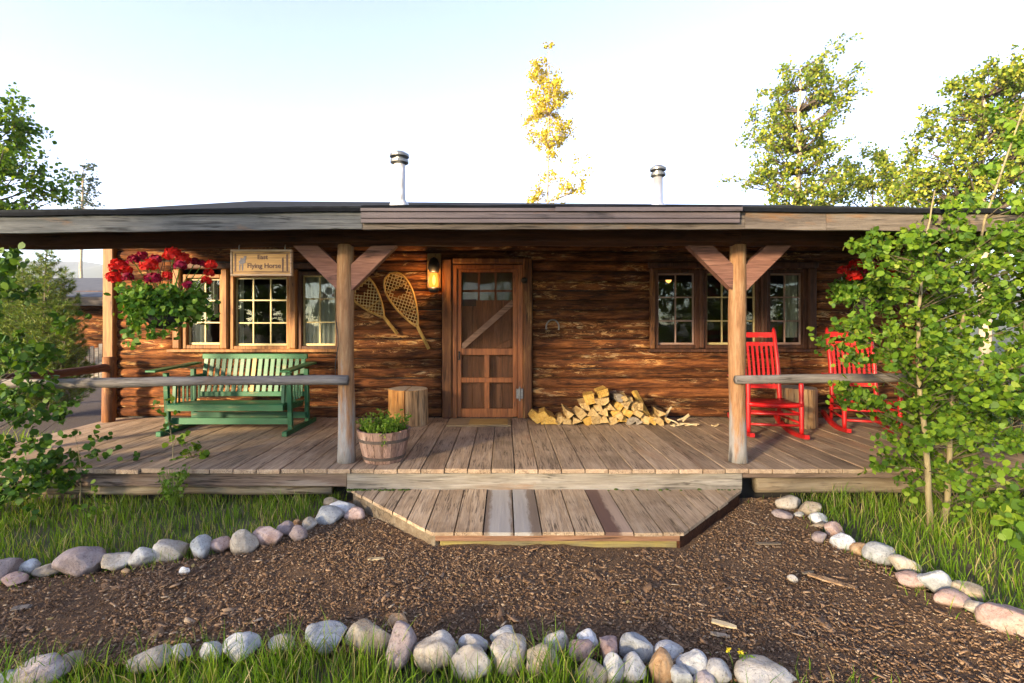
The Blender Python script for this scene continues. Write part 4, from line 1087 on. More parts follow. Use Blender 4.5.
# ------------------------------------------------------------------ firewood pile: rows of split logs, ends to the front
def chunk(seed, r, ln):
    q = random.Random(seed); kind = q.random()
    if kind < .7:        # wedge / quarter
        n = q.choice([3, 4, 4, 5]); a0 = q.uniform(0, 6.28); pts = []
        for k in range(n):
            a = a0 + 2 * math.pi * k / n + q.uniform(-.3, .3); rr = r * q.uniform(.75, 1.12); pts.append((rr * math.cos(a), rr * math.sin(a) * .85))
    else:                # half round
        a0 = q.uniform(0, 6.28); pts = [(r * math.cos(a0 + math.pi * k / 5), r * math.sin(a0 + math.pi * k / 5) - 0) for k in range(6)]
        cx = sum(p[0] for p in pts) / 6; cy = sum(p[1] for p in pts) / 6; pts = [(a - cx, b - cy) for a, b in pts]
    vs = []; n = len(pts); S = 4
    for s in range(S + 1):
        y = -ln / 2 + ln * s / S + (0)
        for (a, b) in pts: vs.append((a * (1 + q.uniform(-.07, .07)), y + q.uniform(-.008, .008), b * (1 + q.uniform(-.07, .07))))
    fs = [tuple(range(n - 1, -1, -1)), tuple(range(S * n, S * n + n))]
    for s in range(S):
        for k in range(n):
            b = (k + 1) % n; fs.append((s * n + k, s * n + b, s * n + n + b, s * n + n + k))
    return vs, fs
ORD = ['first', 'second', 'third', 'fourth', 'fifth', 'sixth', 'seventh', 'eighth', 'ninth', 'tenth', 'eleventh', 'twelfth', 'thirteenth', 'fourteenth', 'fifteenth', 'sixteenth', 'seventeenth', 'eighteenth', 'nineteenth', 'twentieth', 'twenty-first', 'twenty-second']
YW = 6.36
fwrows = [   # (row name, [(px, py, radius px, tone)])
 ('bottom row', [(537, 419, 7, 'g'), (549, 421, 8, 'g'), (560, 422, 6, 'o'), (566, 420.5, 6, 'y'), (576, 421, 6, 'y'), (586, 421, 7, 'g'), (594, 420, 7, 'y'), (604, 420.5, 7.5, 'o'), (613, 421, 6, 'y'), (622, 421, 7, 'g'), (633, 421.5, 6.5, 'k'), (640, 421.5, 5, 'k'), (646, 420, 6, 'y'), (653, 421, 5.5, 'g'), (661, 421, 6.5, 'y'), (668, 421, 4, 'y')]),
 ('second row', [(544, 415.5, 6, 'g'), (568, 413.5, 6.5, 'y'), (580, 414, 6.5, 'y'), (593, 413, 7.5, 'o'), (606, 411.5, 7, 'y'), (615, 413, 5.5, 'g'), (621, 416, 5, 'y'), (628, 413, 6, 'g'), (637, 413, 6, 'y'), (662, 412.5, 5, 'y')]),
 ('third row', [(587, 406.5, 7, 'y'), (598, 409, 6, 'o'), (612, 406.5, 6, 'y'), (620, 407.5, 5.5, 'g'), (627, 405, 6, 'y'), (633, 408, 5.5, 'o'), (640, 407, 5, 'y')]),
 ('fourth row', [(592, 400, 7.5, 'g'), (603, 402, 7.5, 'y'), (619, 398.5, 6, 'k'), (626, 398, 4.5, 'y'), (630, 402, 5, 'y')]),
 ('top', [(604, 393.5, 7.5, 'g')])]
tone = {'g': ('golden yellow', 'firewood_gold'), 'y': ('pale yellow', 'firewood'), 'o': ('tan', 'firewood'), 'k': ('grey', 'firewood_grey')}
cnt = 0
for rn, items in fwrows:
    items = sorted(items)
    for k, (px, py, r_, tn) in enumerate(items):
        cnt += 1
        r = r_ / F * 6.2 * 1.02; ln = rnd.uniform(.30, .38)
        z = max(fz(py, 6.2), r * .72)
        v, f = chunk(cnt * 7 + 1, r, ln)
        o = obj('split_log', (v, f), M[tone[tn][1]])
        o.location = (fx(px, 6.2), YW + rnd.uniform(-.04, .03), z); o.rotation_euler = (rnd.uniform(-.04, .04), 0, rnd.uniform(-.16, .16))
        if rn == 'top': lab = 'golden split log topping the firewood pile by the cabin wall'
        else:
            lab = '%s split log, %s from the left in the %s of the firewood pile' % (tone[tn][0], ORD[k], rn)
        tag(o, lab, 'firewood', 'split logs in the firewood pile')
mb = MB(); mb.bar((0, 0, -.20), (0, 0, .20), .075, .05, up=(0, 1, 0), b=.008)
o = obj('split_log', mb, M['firewood_gold']); a = Vector((fx(650, 6.2), 6.28, .08)); b = Vector((fx(640, 6.2), 6.45, fz(394, 6.3)))
o.location = (a + b) / 2; o.rotation_euler = (b - a).to_track_quat('Z', 'Y').to_euler(); tag(o, 'long split log leaning upright at the right of the firewood pile', 'firewood', 'split logs in the firewood pile')
kl = ['flat', 'thin', 'short', 'curled', 'slim', 'long', 'tapered', 'bent']
spots = [(667, 418, 26, 50, .06), (673, 419, 18, -30, .04), (678, 420, 22, 10, .02), (683, 416, 20, 25, .06), (687, 420, 26, -8, .03), (686, 418, 14, 30, .05), (692, 422, 20, 5, .02), (674, 424, 13, 75, .015), (715, 419, 12, 20, .012)]
klab = ['pale splinter propped steeply at the right end of the firewood pile', 'pale splinter crossing the propped one beside the pile', 'flat kindling stick lying low right of the firewood', 'pale kindling stick laid over the flat ones right of the firewood', 'long kindling stick at the far right of the heap, pointing right', 'short splinter resting on top of the kindling heap', 'thin kindling stick lowest on the boards at right end of the heap', 'small splinter lying in front of the kindling heap', 'lone wood splinter on the boards left of the right porch post']
for (px, py, ln, ang, z), lb in zip(spots, klab):
    Ln = ln * .72 / F * 6.1; mb = MB()
    n = 5; vs = []; fs = []
    for i in range(n + 1):
        t = i / n - .5; wv = .016 * (1 - abs(t) * 1.2) + .004
        bz = .01 * math.sin(t * 4 + px)
        vs += [(t * Ln, -wv, bz - .006), (t * Ln, wv, bz - .006), (t * Ln, wv * .8, bz + .007), (t * Ln, -wv * .8, bz + .007)]
    for i in range(n):
        for k in range(4):
            a = i * 4 + k; b = i * 4 + (k + 1) % 4; fs.append((a, b, b + 4, a + 4))
    fs += [(0, 1, 2, 3), tuple(n * 4 + k for k in range(4))]
    Yk = 6.1 if py > 418 else 6.3
    o = obj('wood_splinter', (vs, fs), M['kindling']); th = R(ang)
    zz = max(.012, abs(math.sin(th)) * Ln / 2 * (.8 if z > .03 else .0) + .015 + z * .5)
    o.location = (fx(px, Yk), Yk, zz); o.rotation_euler = (0, -th if z > .03 else 0, th * .5 if z > .03 else th); tag(o, lb, 'kindling', 'kindling beside the firewood pile')

# ------------------------------------------------------------------ hanging sign
YS = 4.52
sx0, sx1, sz0, sz1 = fx(231.5, YS), fx(292.5, YS), fz(276, YS), fz(249.8, YS)
scx, scz = (sx0 + sx1) / 2, (sz0 + sz1) / 2
sign = thing('hanging_sign', 'carved wooden sign hanging from the porch beam above the windows', 'sign', (scx, YS, sz0))
mb = MB(); mb.box(sx0 + .012, sx1 - .012, YS - .012, YS + .014, sz0 + .012, sz1 - .012); obj('board', mb, M['sign'], sign)
mb = MB(); e = .016
mb.box(sx0, sx1, YS - .022, YS + .018, sz0, sz0 + e, bev=.004); mb.box(sx0, sx1, YS - .022, YS + .018, sz1 - e, sz1, bev=.004)
mb.box(sx0, sx0 + e, YS - .0215, YS + .0175, sz0 + e, sz1 - e, bev=.004); mb.box(sx1 - e, sx1, YS - .0215, YS + .0175, sz0 + e, sz1 - e, bev=.004)
obj('rim', mb, M['sign_edge'], sign)
mb = MB(); q = .034; yl = YS - .0135
for (a, b, c_, d_) in ((sx0 + q, sx1 - q, sz0 + q, sz0 + q + .004), (sx0 + q, sx1 - q, sz1 - q - .004, sz1 - q), (sx0 + q, sx0 + q + .005, sz0 + q + .004, sz1 - q - .004), (sx1 - q - .005, sx1 - q, sz0 + q + .004, sz1 - q - .004)):
    mb.box(a, b, yl, YS - .011, c_, d_)
obj('border_line', mb, M['sign_ink'], sign)
for px in (239, 285):
    mb = MB(); X = fx(px, YS); mb.tube([(X, YS, sz1 - .002), (X, YS, sz1 + .03), (X, YS + .03, sz1 + .07)], .005, 6); obj('hanger', mb, M['steel'], sign)
def text(body, size, x, z, y, mat, parent, name):
    cu = bpy.data.curves.new(name, 'FONT'); cu.body = body; cu.size = size; cu.extrude = .0012; cu.align_x = 'CENTER'; cu.align_y = 'CENTER'; cu.offset = .0012
    ob = bpy.data.objects.new(name + '_tmp', cu); COL.objects.link(ob)
    bpy.context.view_layer.update()
    dg = bpy.context.evaluated_depsgraph_get(); me = bpy.data.meshes.new_from_object(ob.evaluated_get(dg))
    bpy.data.objects.remove(ob); me.materials.clear(); me.materials.append(mat)
    me.transform(Matrix.Rotation(R(90), 4, 'X')); me.transform(Matrix.Translation(Vector((x, y, z)) - wloc(parent)))
    o = bpy.data.objects.new(name, me); COL.objects.link(o); o.parent = parent; return o
def sgx(t): return sx0 + (sx1 - sx0) * t
def sgz(t): return sz1 - (sz1 - sz0) * t
text('East', .058, sgx(.52), sgz(.29), YS - .0135, M['sign_ink'], sign, 'lettering')
text('Flying Horse', .060, sgx(.545), sgz(.62), YS - .0135, M['sign_ink'], sign, 'lettering')
# emblem: a small winged horse figure, and two upright feathers at the right
mb = MB()
def poly(pts, y0=YS - .0140, y1=YS - .0115): mb.poly_prism([(sgx(a), sgz(b)) for a, b in pts], 1, y0, y1)
poly([(.125, .45), (.16, .40), (.20, .37), (.245, .38), (.24, .50), (.20, .55), (.15, .55)])
poly([(.155, .43), (.165, .30), (.205, .36)], YS - .0155, YS - .0141)
poly([(.19, .42), (.22, .25), (.262, .24), (.248, .40)], YS - .0152, YS - .0141)
poly([(.135, .56), (.16, .56), (.155, .80), (.14, .80)]); poly([(.175, .56), (.205, .56), (.20, .80), (.185, .80)])
obj('emblem', mb, M['sign_grey'], sign)
mb = MB()
poly([(.835, .36), (.858, .28), (.868, .40), (.862, .84), (.842, .84)]); poly([(.905, .22), (.918, .16), (.93, .22), (.928, .82), (.91, .82)])
poly([(.066, .18), (.078, .14), (.09, .2), (.088, .82), (.07, .82)])
obj('feather_mark', mb, M['sign_ink'], sign)

# ------------------------------------------------------------------ snowshoes on the wall
def snowshoe(px_top, py_top, px_bot, py_bot, wpx, label, y=WY - .035):
    a = Vector((fx(px_top, y), y, fz(py_top, y))); b = Vector((fx(px_bot, y), y, fz(py_bot, y)))
    t = thing('snowshoe', label, 'snowshoe', a, 0, 'snowshoes hung on the log wall')
    ax = (b - a); Ln = ax.length; ax.normalize(); sd_ = Vector((ax.z, 0, -ax.x)); Wd = wpx / F * y / 2
    body = .70
    def half(u):                  # half width along the body 0..1
        return Wd * (math.sin(math.pi * min(1, u * 1.0) ** .62) ** .72) if 0 < u < 1 else 0
    def pt(u, s): return a + ax * (u * body * Ln) + sd_ * s + Vector((0, -.006 - .03 * max(0, .12 - u), 0))
    pl_ = []; N_ = 26
    for i in range(N_ + 1): pl_.append(pt(i / N_, max(.008, half(i / N_))))
    pr_ = [pt(i / N_, -max(.008, half(i / N_))) for i in range(N_, -1, -1)]
    mb = MB(); mb.tube(pl_ + [a + ax * Ln + sd_ * .009], .014, 8); mb.tube([a + ax * Ln - sd_ * .009] + pr_ + [pl_[0]], .014, 8)
    obj('frame', mb, M['snowshoe'], t, smooth=True)
    mb = MB()
    for u in (.26, .70):
        w_h = half(u); mb.bar(pt(u, w_h), pt(u, -w_h), .012, .03, up=(0, 1, 0))
    obj('crossbar', mb, M['snowshoe'], t)
    mb = MB(); step_ = .058
    n = int(body * Ln / step_)
    for sgn in (-1, 1):
        for i in range(-14, n + 14):
            u0 = i * step_ / (body * Ln); seg = []
            for k in range(41):
                s = -Wd + 2 * Wd * k / 40; u = u0 + sgn * (s) * 1.0 / (body * Ln)
                if .02 < u < .985 and abs(s) < half(u) and not (.30 < u < .40 and abs(s) < Wd * .45): seg.append(pt(u, s))
                else:
                    if len(seg) > 1: mb.tube([seg[0], seg[-1]], .0036, 4, False)
                    seg = []
            if len(seg) > 1: mb.tube([seg[0], seg[-1]], .0036, 4, False)
    obj('lacing', mb, M['rawhide'], t)
    return t
snowshoe(390, 273.5, 429, 349, 25, 'whole teardrop snowshoe with rawhide lacing hung nearer the lantern')
snowshoe(351, 276, 397.5, 334, 26, 'snowshoe partly hidden behind the left porch post brace')

# ------------------------------------------------------------------ wall lantern
YL = WY - .02
lan = thing('wall_lantern', 'lit black wall lantern with an amber glow on a wooden plate', 'lantern', (fx(434, YL), YL, fz(291, YL)))
mb = MB(); mb.box(fx(427.5, YL), fx(441, YL), YL - .02, YL + .03, fz(288, YL), fz(253.5, YL), bev=.006); obj('back_plate', mb, M['lamp_plate'], lan)
xc, yc = fx(434, YL - .1), YL - .11
def zz(py): return fz(py, yc)
mb = MB(); mb.lathe([(.004, zz(257)), (.05, zz(259)), (.075, zz(264)), (.078, zz(268)), (.06, zz(271.5)), (.052, zz(272.5))], (xc, yc, 0), 20); obj('hood', mb, M['black_metal'], lan, smooth=True)
mb = MB(); mb.lathe([(.04, zz(273)), (.056, zz(279)), (.06, zz(284)), (.05, zz(287))], (xc, yc, 0), 20); obj('glass_chimney', mb, M['lamp_glow'], lan, smooth=True)
mb = MB(); mb.lathe([(.004, zz(275)), (.018, zz(278)), (.022, zz(281)), (.012, zz(284)), (.004, zz(285))], (xc, yc, 0), 12); obj('flame', mb, M['flame'], lan, smooth=True)
mb = MB(); mb.lathe([(.05, zz(287.2)), (.066, zz(288)), (.066, zz(291)), (.05, zz(292.5))], (xc, yc, 0), 20); obj('base', mb, M['black_metal'], lan, smooth=True)
mb = MB()
for s in (-1, 1): mb.tube([(xc + s * .066, yc, zz(290)), (xc + s * .078, yc, zz(280)), (xc + s * .06, yc, zz(270))], .005, 6)
mb.tube([(xc, yc, zz(289.5)), (xc, YL - .015, zz(289.5))], .012, 6); obj('guard', mb, M['black_metal'], lan)
pld = bpy.data.lights.new('lantern_light', 'POINT'); pld.energy = 3.5; pld.color = (1, .55, .2); pld.shadow_soft_size = .05
plo = bpy.data.objects.new('lantern_light', pld); COL.objects.link(plo); plo.location = (0, -.11 - .075, zz(280) - fz(291, YL)); plo.parent = lan
# pendant lamp inside the right hand window
yp = 7.6
pen = thing('pendant_lamp', 'lit pendant lamp glowing inside the dark window left of the right porch post', 'lamp', (fx(668.5, yp), yp, fz(285, yp)))
X = fx(668.5, yp); Z = fz(279.5, yp)
mb = MB(); mb.lathe([(.012, .11), (.03, .09), (.06, .05), (.155, -.005), (.16, -.018), (.15, -.012), (.05, .04), (.012, .06)], (X, yp, Z + .0), 24, False); obj('shade', mb, M['rusty'], pen, smooth=True)
mb = MB(); mb.lathe([(.004, -.05), (.035, -.03), (.045, 0), (.03, .03)], (X, yp, Z - .005), 16); obj('bulb', mb, M['bulb'], pen, smooth=True)
mb = MB(); mb.tube([(X, yp, Z + .1), (X, yp, 2.5)], .006, 6); obj('cord', mb, M['black_metal'], pen)

# ------------------------------------------------------------------ horseshoe by the door
y = WY - .02; cx_, cz_ = fx(552.5, y), fz(323.5, y)
mb = MB(); pts = [(cx_ + .085 * math.cos(R(a)), y - .01, cz_ - .05 + .10 * math.sin(R(a))) for a in range(-20, 201, 12)]; mb.tube(pts, .011, 6)
tag(obj('horseshoe', mb, M['steel'], None, origin=(cx_, y, cz_)), 'small tarnished horseshoe hung on the logs right of the door', 'horseshoe')

# ------------------------------------------------------------------ hanging flower baskets
def basket(cx, cy, zb, label, seed, w, h, flowers, ztop):
    t = thing('flower_basket', label, 'flower basket', (cx, cy, zb), 0, 'geranium baskets hanging from the porch')
    g = np.random.default_rng(seed)
    mb = MB(); rb = .17
    mb.lathe([(.03, 0), (.10, .015), (.15, .08), (rb, .15), (rb - .015, .15), (.13, .09), (.05, .03)], (cx, cy, zb), 20); obj('basket', mb, M['dark'], t, smooth=True)
    for k in range(3):
        a = 2.1 * k + .4; mb = MB(); mb.tube([(cx + rb * math.cos(a), cy + rb * math.sin(a), zb + .15), (cx, cy, ztop - .04), (cx, cy, ztop)], .003, 5); obj('hanger_wire', mb, M['black_metal'], t)
    parts = []; st = MB()
    nb = 120
    for i in range(nb):
        a = g.uniform(0, 6.28); up = g.uniform(-.38, 1.0)
        ln = w * g.uniform(.45, 1.0)
        p0 = np.array([cx + .1 * math.cos(a), cy + .1 * math.sin(a), zb + .16])
        tip = p0 + np.array([math.cos(a) * ln, math.sin(a) * ln * .75, h * up * (1 - .35 * (ln / w) ** 2)])
        mid = (p0 + tip) / 2 + np.array([0, 0, .07])
        st.tube([p0, mid, tip], [.004, .003, .002], 5)
        for k in range(19):
            u = g.uniform(.35, 1.05); q = (1 - u) ** 2 * p0 + 2 * u * (1 - u) * mid + u * u * tip; parts.append(q + g.normal(0, .035, 3))
    for i in range(9):                    # trailing stems
        a = g.uniform(3.3, 6.1); p0 = np.array([cx + .16 * math.cos(a) + g.uniform(-.16, .16), cy + .14 * math.sin(a), zb + .15]); ln = g.uniform(.16, .32)
        tip = p0 + np.array([math.cos(a) * .15, math.sin(a) * .06, -ln]); st.tube([p0, (p0 + tip) / 2 + np.array([math.cos(a) * .06, 0, .03]), tip], [.003, .002, .002], 5)
        for k in range(16): parts.append(p0 + (tip - p0) * g.uniform(.2, 1) + g.normal(0, .022, 3))
    v, f = leaves(parts, .047, g, ROUND, .15, nrm=(0, -.5, .5)); leafobj('foliage', v, f, M['geranium_leaf'], t)
    obj('stems', st, M['geranium_leaf'], t)
    for (fx_, fy_, fz_, r, kind) in flowers:
        r *= .88; n = int(95 * (r / .075) ** 2) + 30
        d_ = g.normal(size=(n, 3)); d_ /= np.linalg.norm(d_, axis=1, keepdims=True); d_[:, 2] = np.where(d_[:, 2] < -.55, -d_[:, 2], d_[:, 2])
        cen = np.array([fx_, fy_, fz_]) + d_ * r * np.array([1, 1, .9]) * g.uniform(.75, 1.05, (n, 1))
        v, f = leaves(cen, .036, g, HEX, .0, nrm=d_ * 2.2)
        o = leafobj('flower_head', v, f, M['petal_red'] if kind == 'r' else M['petal_magenta'], t)
        if kind == 'm': o['label'] = 'dark magenta flower head'
        mb = MB(); mb.tube([(fx_, fy_, fz_ - r * .2), ((fx_ * .6 + cx * .4), (fy_ + cy) / 2, (fz_ * .5 + (zb + .2) * .5)), (cx, cy, zb + .16)], [.004, .004, .004], 5); obj('flower_stalk', mb, M['geranium_leaf'], o)
    return t
YB = 4.5
def flw(px, py, rpx, kind, dy=-.18):
    Y = YB + dy; return (fx(px, Y), Y, fz(py, Y), rpx / F * Y, kind)
basket(fx(166, YB), YB, fz(329, YB), 'full hanging basket of red and magenta geraniums at the left corner', 3, .285, .27,
       [flw(118, 267, 9, 'r'), (flw(114, 278, 8, 'r')), flw(125, 270, 6, 'r'), flw(149, 266, 8.5, 'r'), flw(173, 255, 9, 'r', -.1), flw(182, 259, 8, 'r', -.05), flw(167.5, 276, 5, 'r', -.3),
        flw(153, 279, 8, 'm'), flw(133, 260, 6, 'm'), flw(142, 257, 6.5, 'm', -.1), flw(156, 260, 6, 'm', -.1), flw(180, 266, 6.5, 'm', -.2), flw(128, 277, 5, 'm'), flw(195, 262, 4.5, 'm', .1), flw(202, 264, 4, 'm', .1),
        flw(211, 265, 6, 'r', 0), flw(209, 273, 5, 'r', -.05), flw(206.5, 281, 5, 'r', -.1), flw(187, 285, 4, 'm', -.3)], fz(246, YB))
YB = 5.3
basket(fx(866, YB), YB, fz(312, YB), 'hanging basket of red geraniums behind the aspen leaves at right', 8, .24, .2,
       [flw(844, 271, 6.5, 'r'), flw(856, 265, 7, 'r'), flw(854, 276.5, 7, 'r', -.25), flw(870, 262, 6, 'm'), flw(862, 270, 6, 'm', -.1), flw(880, 268, 6, 'r'), flw(892, 275, 6, 'r')], fz(246, YB))
# ------------------------------------------------------------------ ground
def gnoise(x, y): return .012 * math.sin(x * 1.7 + y * .6) + .010 * math.sin(y * 2.3 - x * .9) + .006 * math.sin(x * 4.1 + 1) * math.sin(y * 3.7)
def grid(x0, x1, y0, y1, nx, ny, zf):
    vs = [(x0 + (x1 - x0) * i / nx, y0 + (y1 - y0) * j / ny, 0) for j in range(ny + 1) for i in range(nx + 1)]
    vs = [(x, y, zf(x, y)) for x, y, _ in vs]
    fs = [(j * (nx + 1) + i, j * (nx + 1) + i + 1, (j + 1) * (nx + 1) + i + 1, (j + 1) * (nx + 1) + i) for j in range(ny) for i in range(nx)]
    return vs, fs
def ground_mat():
    m, nt, b, out = new_mat('meadow_earth'); v = objvec(nt, False)
    n = noise(nt, v, .35, 8, .65); n2 = noise(nt, v, 14, 6, .7)
    c = ramp(nt, n, [(.35, (.13, .09, .055)), (.5, (.085, .10, .03)), (.68, (.11, .13, .04))])
    c = mixc(nt, .6, c, ramp(nt, n2, [(.3, .35), (.7, 1.1)]), 'MULTIPLY'); nt.links.new(c, b.inputs['Base Color']); b.inputs['Roughness'].default_value = .95
    bump(nt, b, n2, .6, .03); return m
def mulch_mat():
    m, nt, b, out = new_mat('bark_mulch'); v = objvec(nt, False)
    n = noise(nt, v, 1.1, 5, .6); n2 = noise(nt, mapped(nt, v, (60, 95, 60)), 1, 6, .75, .8)
    vo = nd(nt, 'ShaderNodeTexVoronoi'); vo.inputs['Scale'].default_value = 70; nt.links.new(v, vo.inputs['Vector'])
    c = ramp(nt, n2, [(.3, (.085, .048, .026)), (.5, (.20, .122, .068)), (.66, (.29, .188, .108)), (.8, (.38, .27, .175))])
    c = mixc(nt, ramp(nt, noise(nt, v, .9, 4, .6), [(.5, 0), (.7, .8)]), c, mixc(nt, .5, c, (.17, .115, .075))); c = mixc(nt, .5, c, ramp(nt, n, [(.35, .6), (.65, 1.15)]), 'MULTIPLY')
    nt.links.new(c, b.inputs['Base Color']); b.inputs['Roughness'].default_value = .95; b.inputs['Specular IOR Level'].default_value = .15
    p = bump(nt, b, n2, .9, .03); bump(nt, b, vo.outputs['Distance'], .4, .015, p); return m
def gravel_mat():
    m, nt, b, out = new_mat('gravel_drive'); v = objvec(nt, False)
    n = noise(nt, v, 35, 6, .75); n2 = noise(nt, v, .5, 4, .5)
    c = ramp(nt, n, [(.3, (.035, .024, .019)), (.6, (.075, .054, .044)), (.8, (.15, .118, .10))])
    c = mixc(nt, ramp(nt, n2, [(.45, 0), (.6, .7)]), c, (.085, .058, .042)); nt.links.new(c, b.inputs['Base Color']); b.inputs['Roughness'].default_value = .95; bump(nt, b, n, .6, .02); return m
vs, fs = grid(-60, 60, -40, 80, 40, 40, lambda x, y: GZ - .012)
big = [(-1500, -600, GZ - .045), (1500, -600, GZ - .045), (1500, 1500, GZ - .045), (-1500, 1500, GZ - .045)]
g = obj('ground', (big, [(0, 1, 2, 3)]), ground_mat()); tag(g, kind='structure')
def mz(x, y): return GZ + .003 + gnoise(x, y) * .9 + .006 * math.sin(x * 9 + 2 * math.sin(y * 5)) * math.sin(y * 11)
# mulch area between the stone borders
leftedge = [(-6.0, 2.6), (-3.4, 2.98), (-3.1, 3.1), (-2.55, 3.2), (-2.05, 3.45), (-1.75, 3.85), (-1.5, 4.2), (-1.36, 4.5)]
def yedge_l(x):
    pts = leftedge
    if x <= pts[0][0]: return pts[0][1]
    for (a, b), (c, d) in zip(pts[:-1], pts[1:]):
        if x <= c: return b + (d - b) * (x - a) / (c - a)
    return 4.5
def yfrontedge(x):       # front stone row
    pts = [(-6, 2.0), (-2.4, 2.27), (-1.2, 2.42), (-.3, 2.47), (.4, 2.40), (1.0, 2.26), (1.5, 2.16), (2.2, 2.0), (6, 1.6)]
    if x <= pts[0][0]: return pts[0][1]
    for (a, b), (c, d) in zip(pts[:-1], pts[1:]):
        if x <= c: return b + (d - b) * (x - a) / (c - a)
    return 1.6
def xright(y):           # right stone row
    pts = [(1.5, 2.80), (2.5, 2.66), (2.9, 2.53), (3.3, 2.48), (3.7, 2.42), (4.2, 2.47), (4.6, 2.55)]
    if y <= pts[0][0]: return pts[0][1]
    for (a, b), (c, d) in zip(pts[:-1], pts[1:]):
        if y <= c: return b + (d - b) * (y - a) / (c - a)
    return 2.55
vs = []; fs = []; nx, ny = 110, 60
for i in range(nx + 1):
    x = -6 + (xright(3) + .0 + 6) * i / nx
    for j in range(ny + 1):
        y0 = yfrontedge(x); y1 = yedge_l(x)
        y = y0 + (y1 - y0) * j / ny
        xx = x
        if i > nx * .72: # stretch the right part to the right border
            t = (i - nx * .72) / (nx * .28); xx = x + (xright(y) - xright(3)) * t * t
        vs.append((xx, y, mz(xx, y) + rnd.uniform(-.006, .006)))
for i in range(nx):
    for j in range(ny):
        a = i * (ny + 1) + j; fs.append((a, a + ny + 1, a + ny + 2, a + 1))
tag(obj('mulch_path', (vs, fs), mulch_mat(), smooth=True), kind='structure')
# gravel drive left of the cabin
vs, fs = grid(-30, -5.6, 5.5, 13.5, 24, 10, lambda x, y: GZ - .004 + .01 * math.sin(x + y))
tag(obj('gravel_drive', (vs, fs), gravel_mat()), kind='structure')
# hills far behind
def hill_mat():
    m, nt, b, out = new_mat('forested_hill'); v = objvec(nt, False)
    n = noise(nt, v, .02, 8, .7); c = ramp(nt, n, [(.35, (.035, .05, .035)), (.65, (.09, .10, .07))]); nt.links.new(c, b.inputs['Base Color']); b.inputs['Roughness'].default_value = 1; return m
vs = []; fs = []; nx, ny = 80, 8
for i in range(nx + 1):
    x = -1250 + 2500 * i / nx
    top = 104 + 16 * math.sin(x * .004 + 2.6) + 9 * math.sin(x * .013) + 4 * math.sin(x * .041)
    for j in range(ny + 1):
        t = j / ny; vs.append((x, 520 + 330 * t, GZ - 1 + top * math.sin(t * math.pi / 2) ** 1.2 + 3 * math.sin(x * .03 + j * 2) * t))
for i in range(nx):
    for j in range(ny):
        a = i * (ny + 1) + j; fs.append((a, a + ny + 1, a + ny + 2, a + 1))
tag(obj('hills', (vs, fs), hill_mat(), smooth=True), kind='structure')

# ------------------------------------------------------------------ border stones
import bmesh
def stone_mesh(seed, a, b, c):
    q = random.Random(seed); bm = bmesh.new(); bmesh.ops.create_icosphere(bm, subdivisions=4, radius=1)
    dirs = [(Vector((q.gauss(0, 1), q.gauss(0, 1), q.gauss(0, 1))).normalized(), q.uniform(.55, .9)) for _ in range(9)]
    ph = [q.uniform(0, 6) for _ in range(6)]
    for v in bm.verts:
        p = v.co.copy()
        for dr, lim in dirs:                         # soft facets
            k = p.dot(dr)
            if k > lim: p -= dr * (k - lim) * .85
        s = 1.08 + .06 * math.sin(3 * p.x + ph[0]) * math.sin(2.6 * p.y + ph[1]) + .05 * math.sin(3.3 * p.z + ph[2]) + .02 * math.sin(9 * p.x + ph[3]) * math.sin(8 * p.y + ph[4])
        v.co = Vector((p.x * a * s, p.y * b * s, p.z * c * s))
    from mathutils import noise as mn
    bmesh.ops.recalc_face_normals(bm, faces=bm.faces); bm.normal_update(); o3 = Vector((q.uniform(0, 50), q.uniform(0, 50), 0)); sc_ = min(a, c)
    for v in bm.verts:
        k = mn.fractal(v.co / sc_ * 1.3 + o3, .9, 2.1, 5); v.co += v.normal * (k * sc_ * .055)
    me = bpy.data.meshes.new('stone'); bm.to_mesh(me); bm.free()
    me.polygons.foreach_set('use_smooth', [True] * len(me.polygons)); return me
def add_stone(px, py, wpx, hpx, colour, label, group, seed, tilt=0.0):
    yb_ = py + hpx * .42                              # visible bottom edge
    Y = depth(yb_, GZ + .005)
    s = Y / F; a = wpx * s / 2; h = hpx * s
    cc = h * .60; b = min(max(a * .8, cc * .85), .16)
    Yc = Y + b * .55
    me = stone_mesh(seed, a * 1.03 * Yc / Y, b, cc)
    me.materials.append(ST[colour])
    o = bpy.data.objects.new('border_stone', me); COL.objects.link(o)
    zc = fz(py, Yc)
    zc = min(max(zc, GZ + cc * .35), GZ + cc * 1.25)
    o.location = (fx(px, Yc), Yc, zc); o.rotation_euler = (0, tilt, random.Random(seed).uniform(-.25, .25))
    tag(o, label, 'stone', group); return o
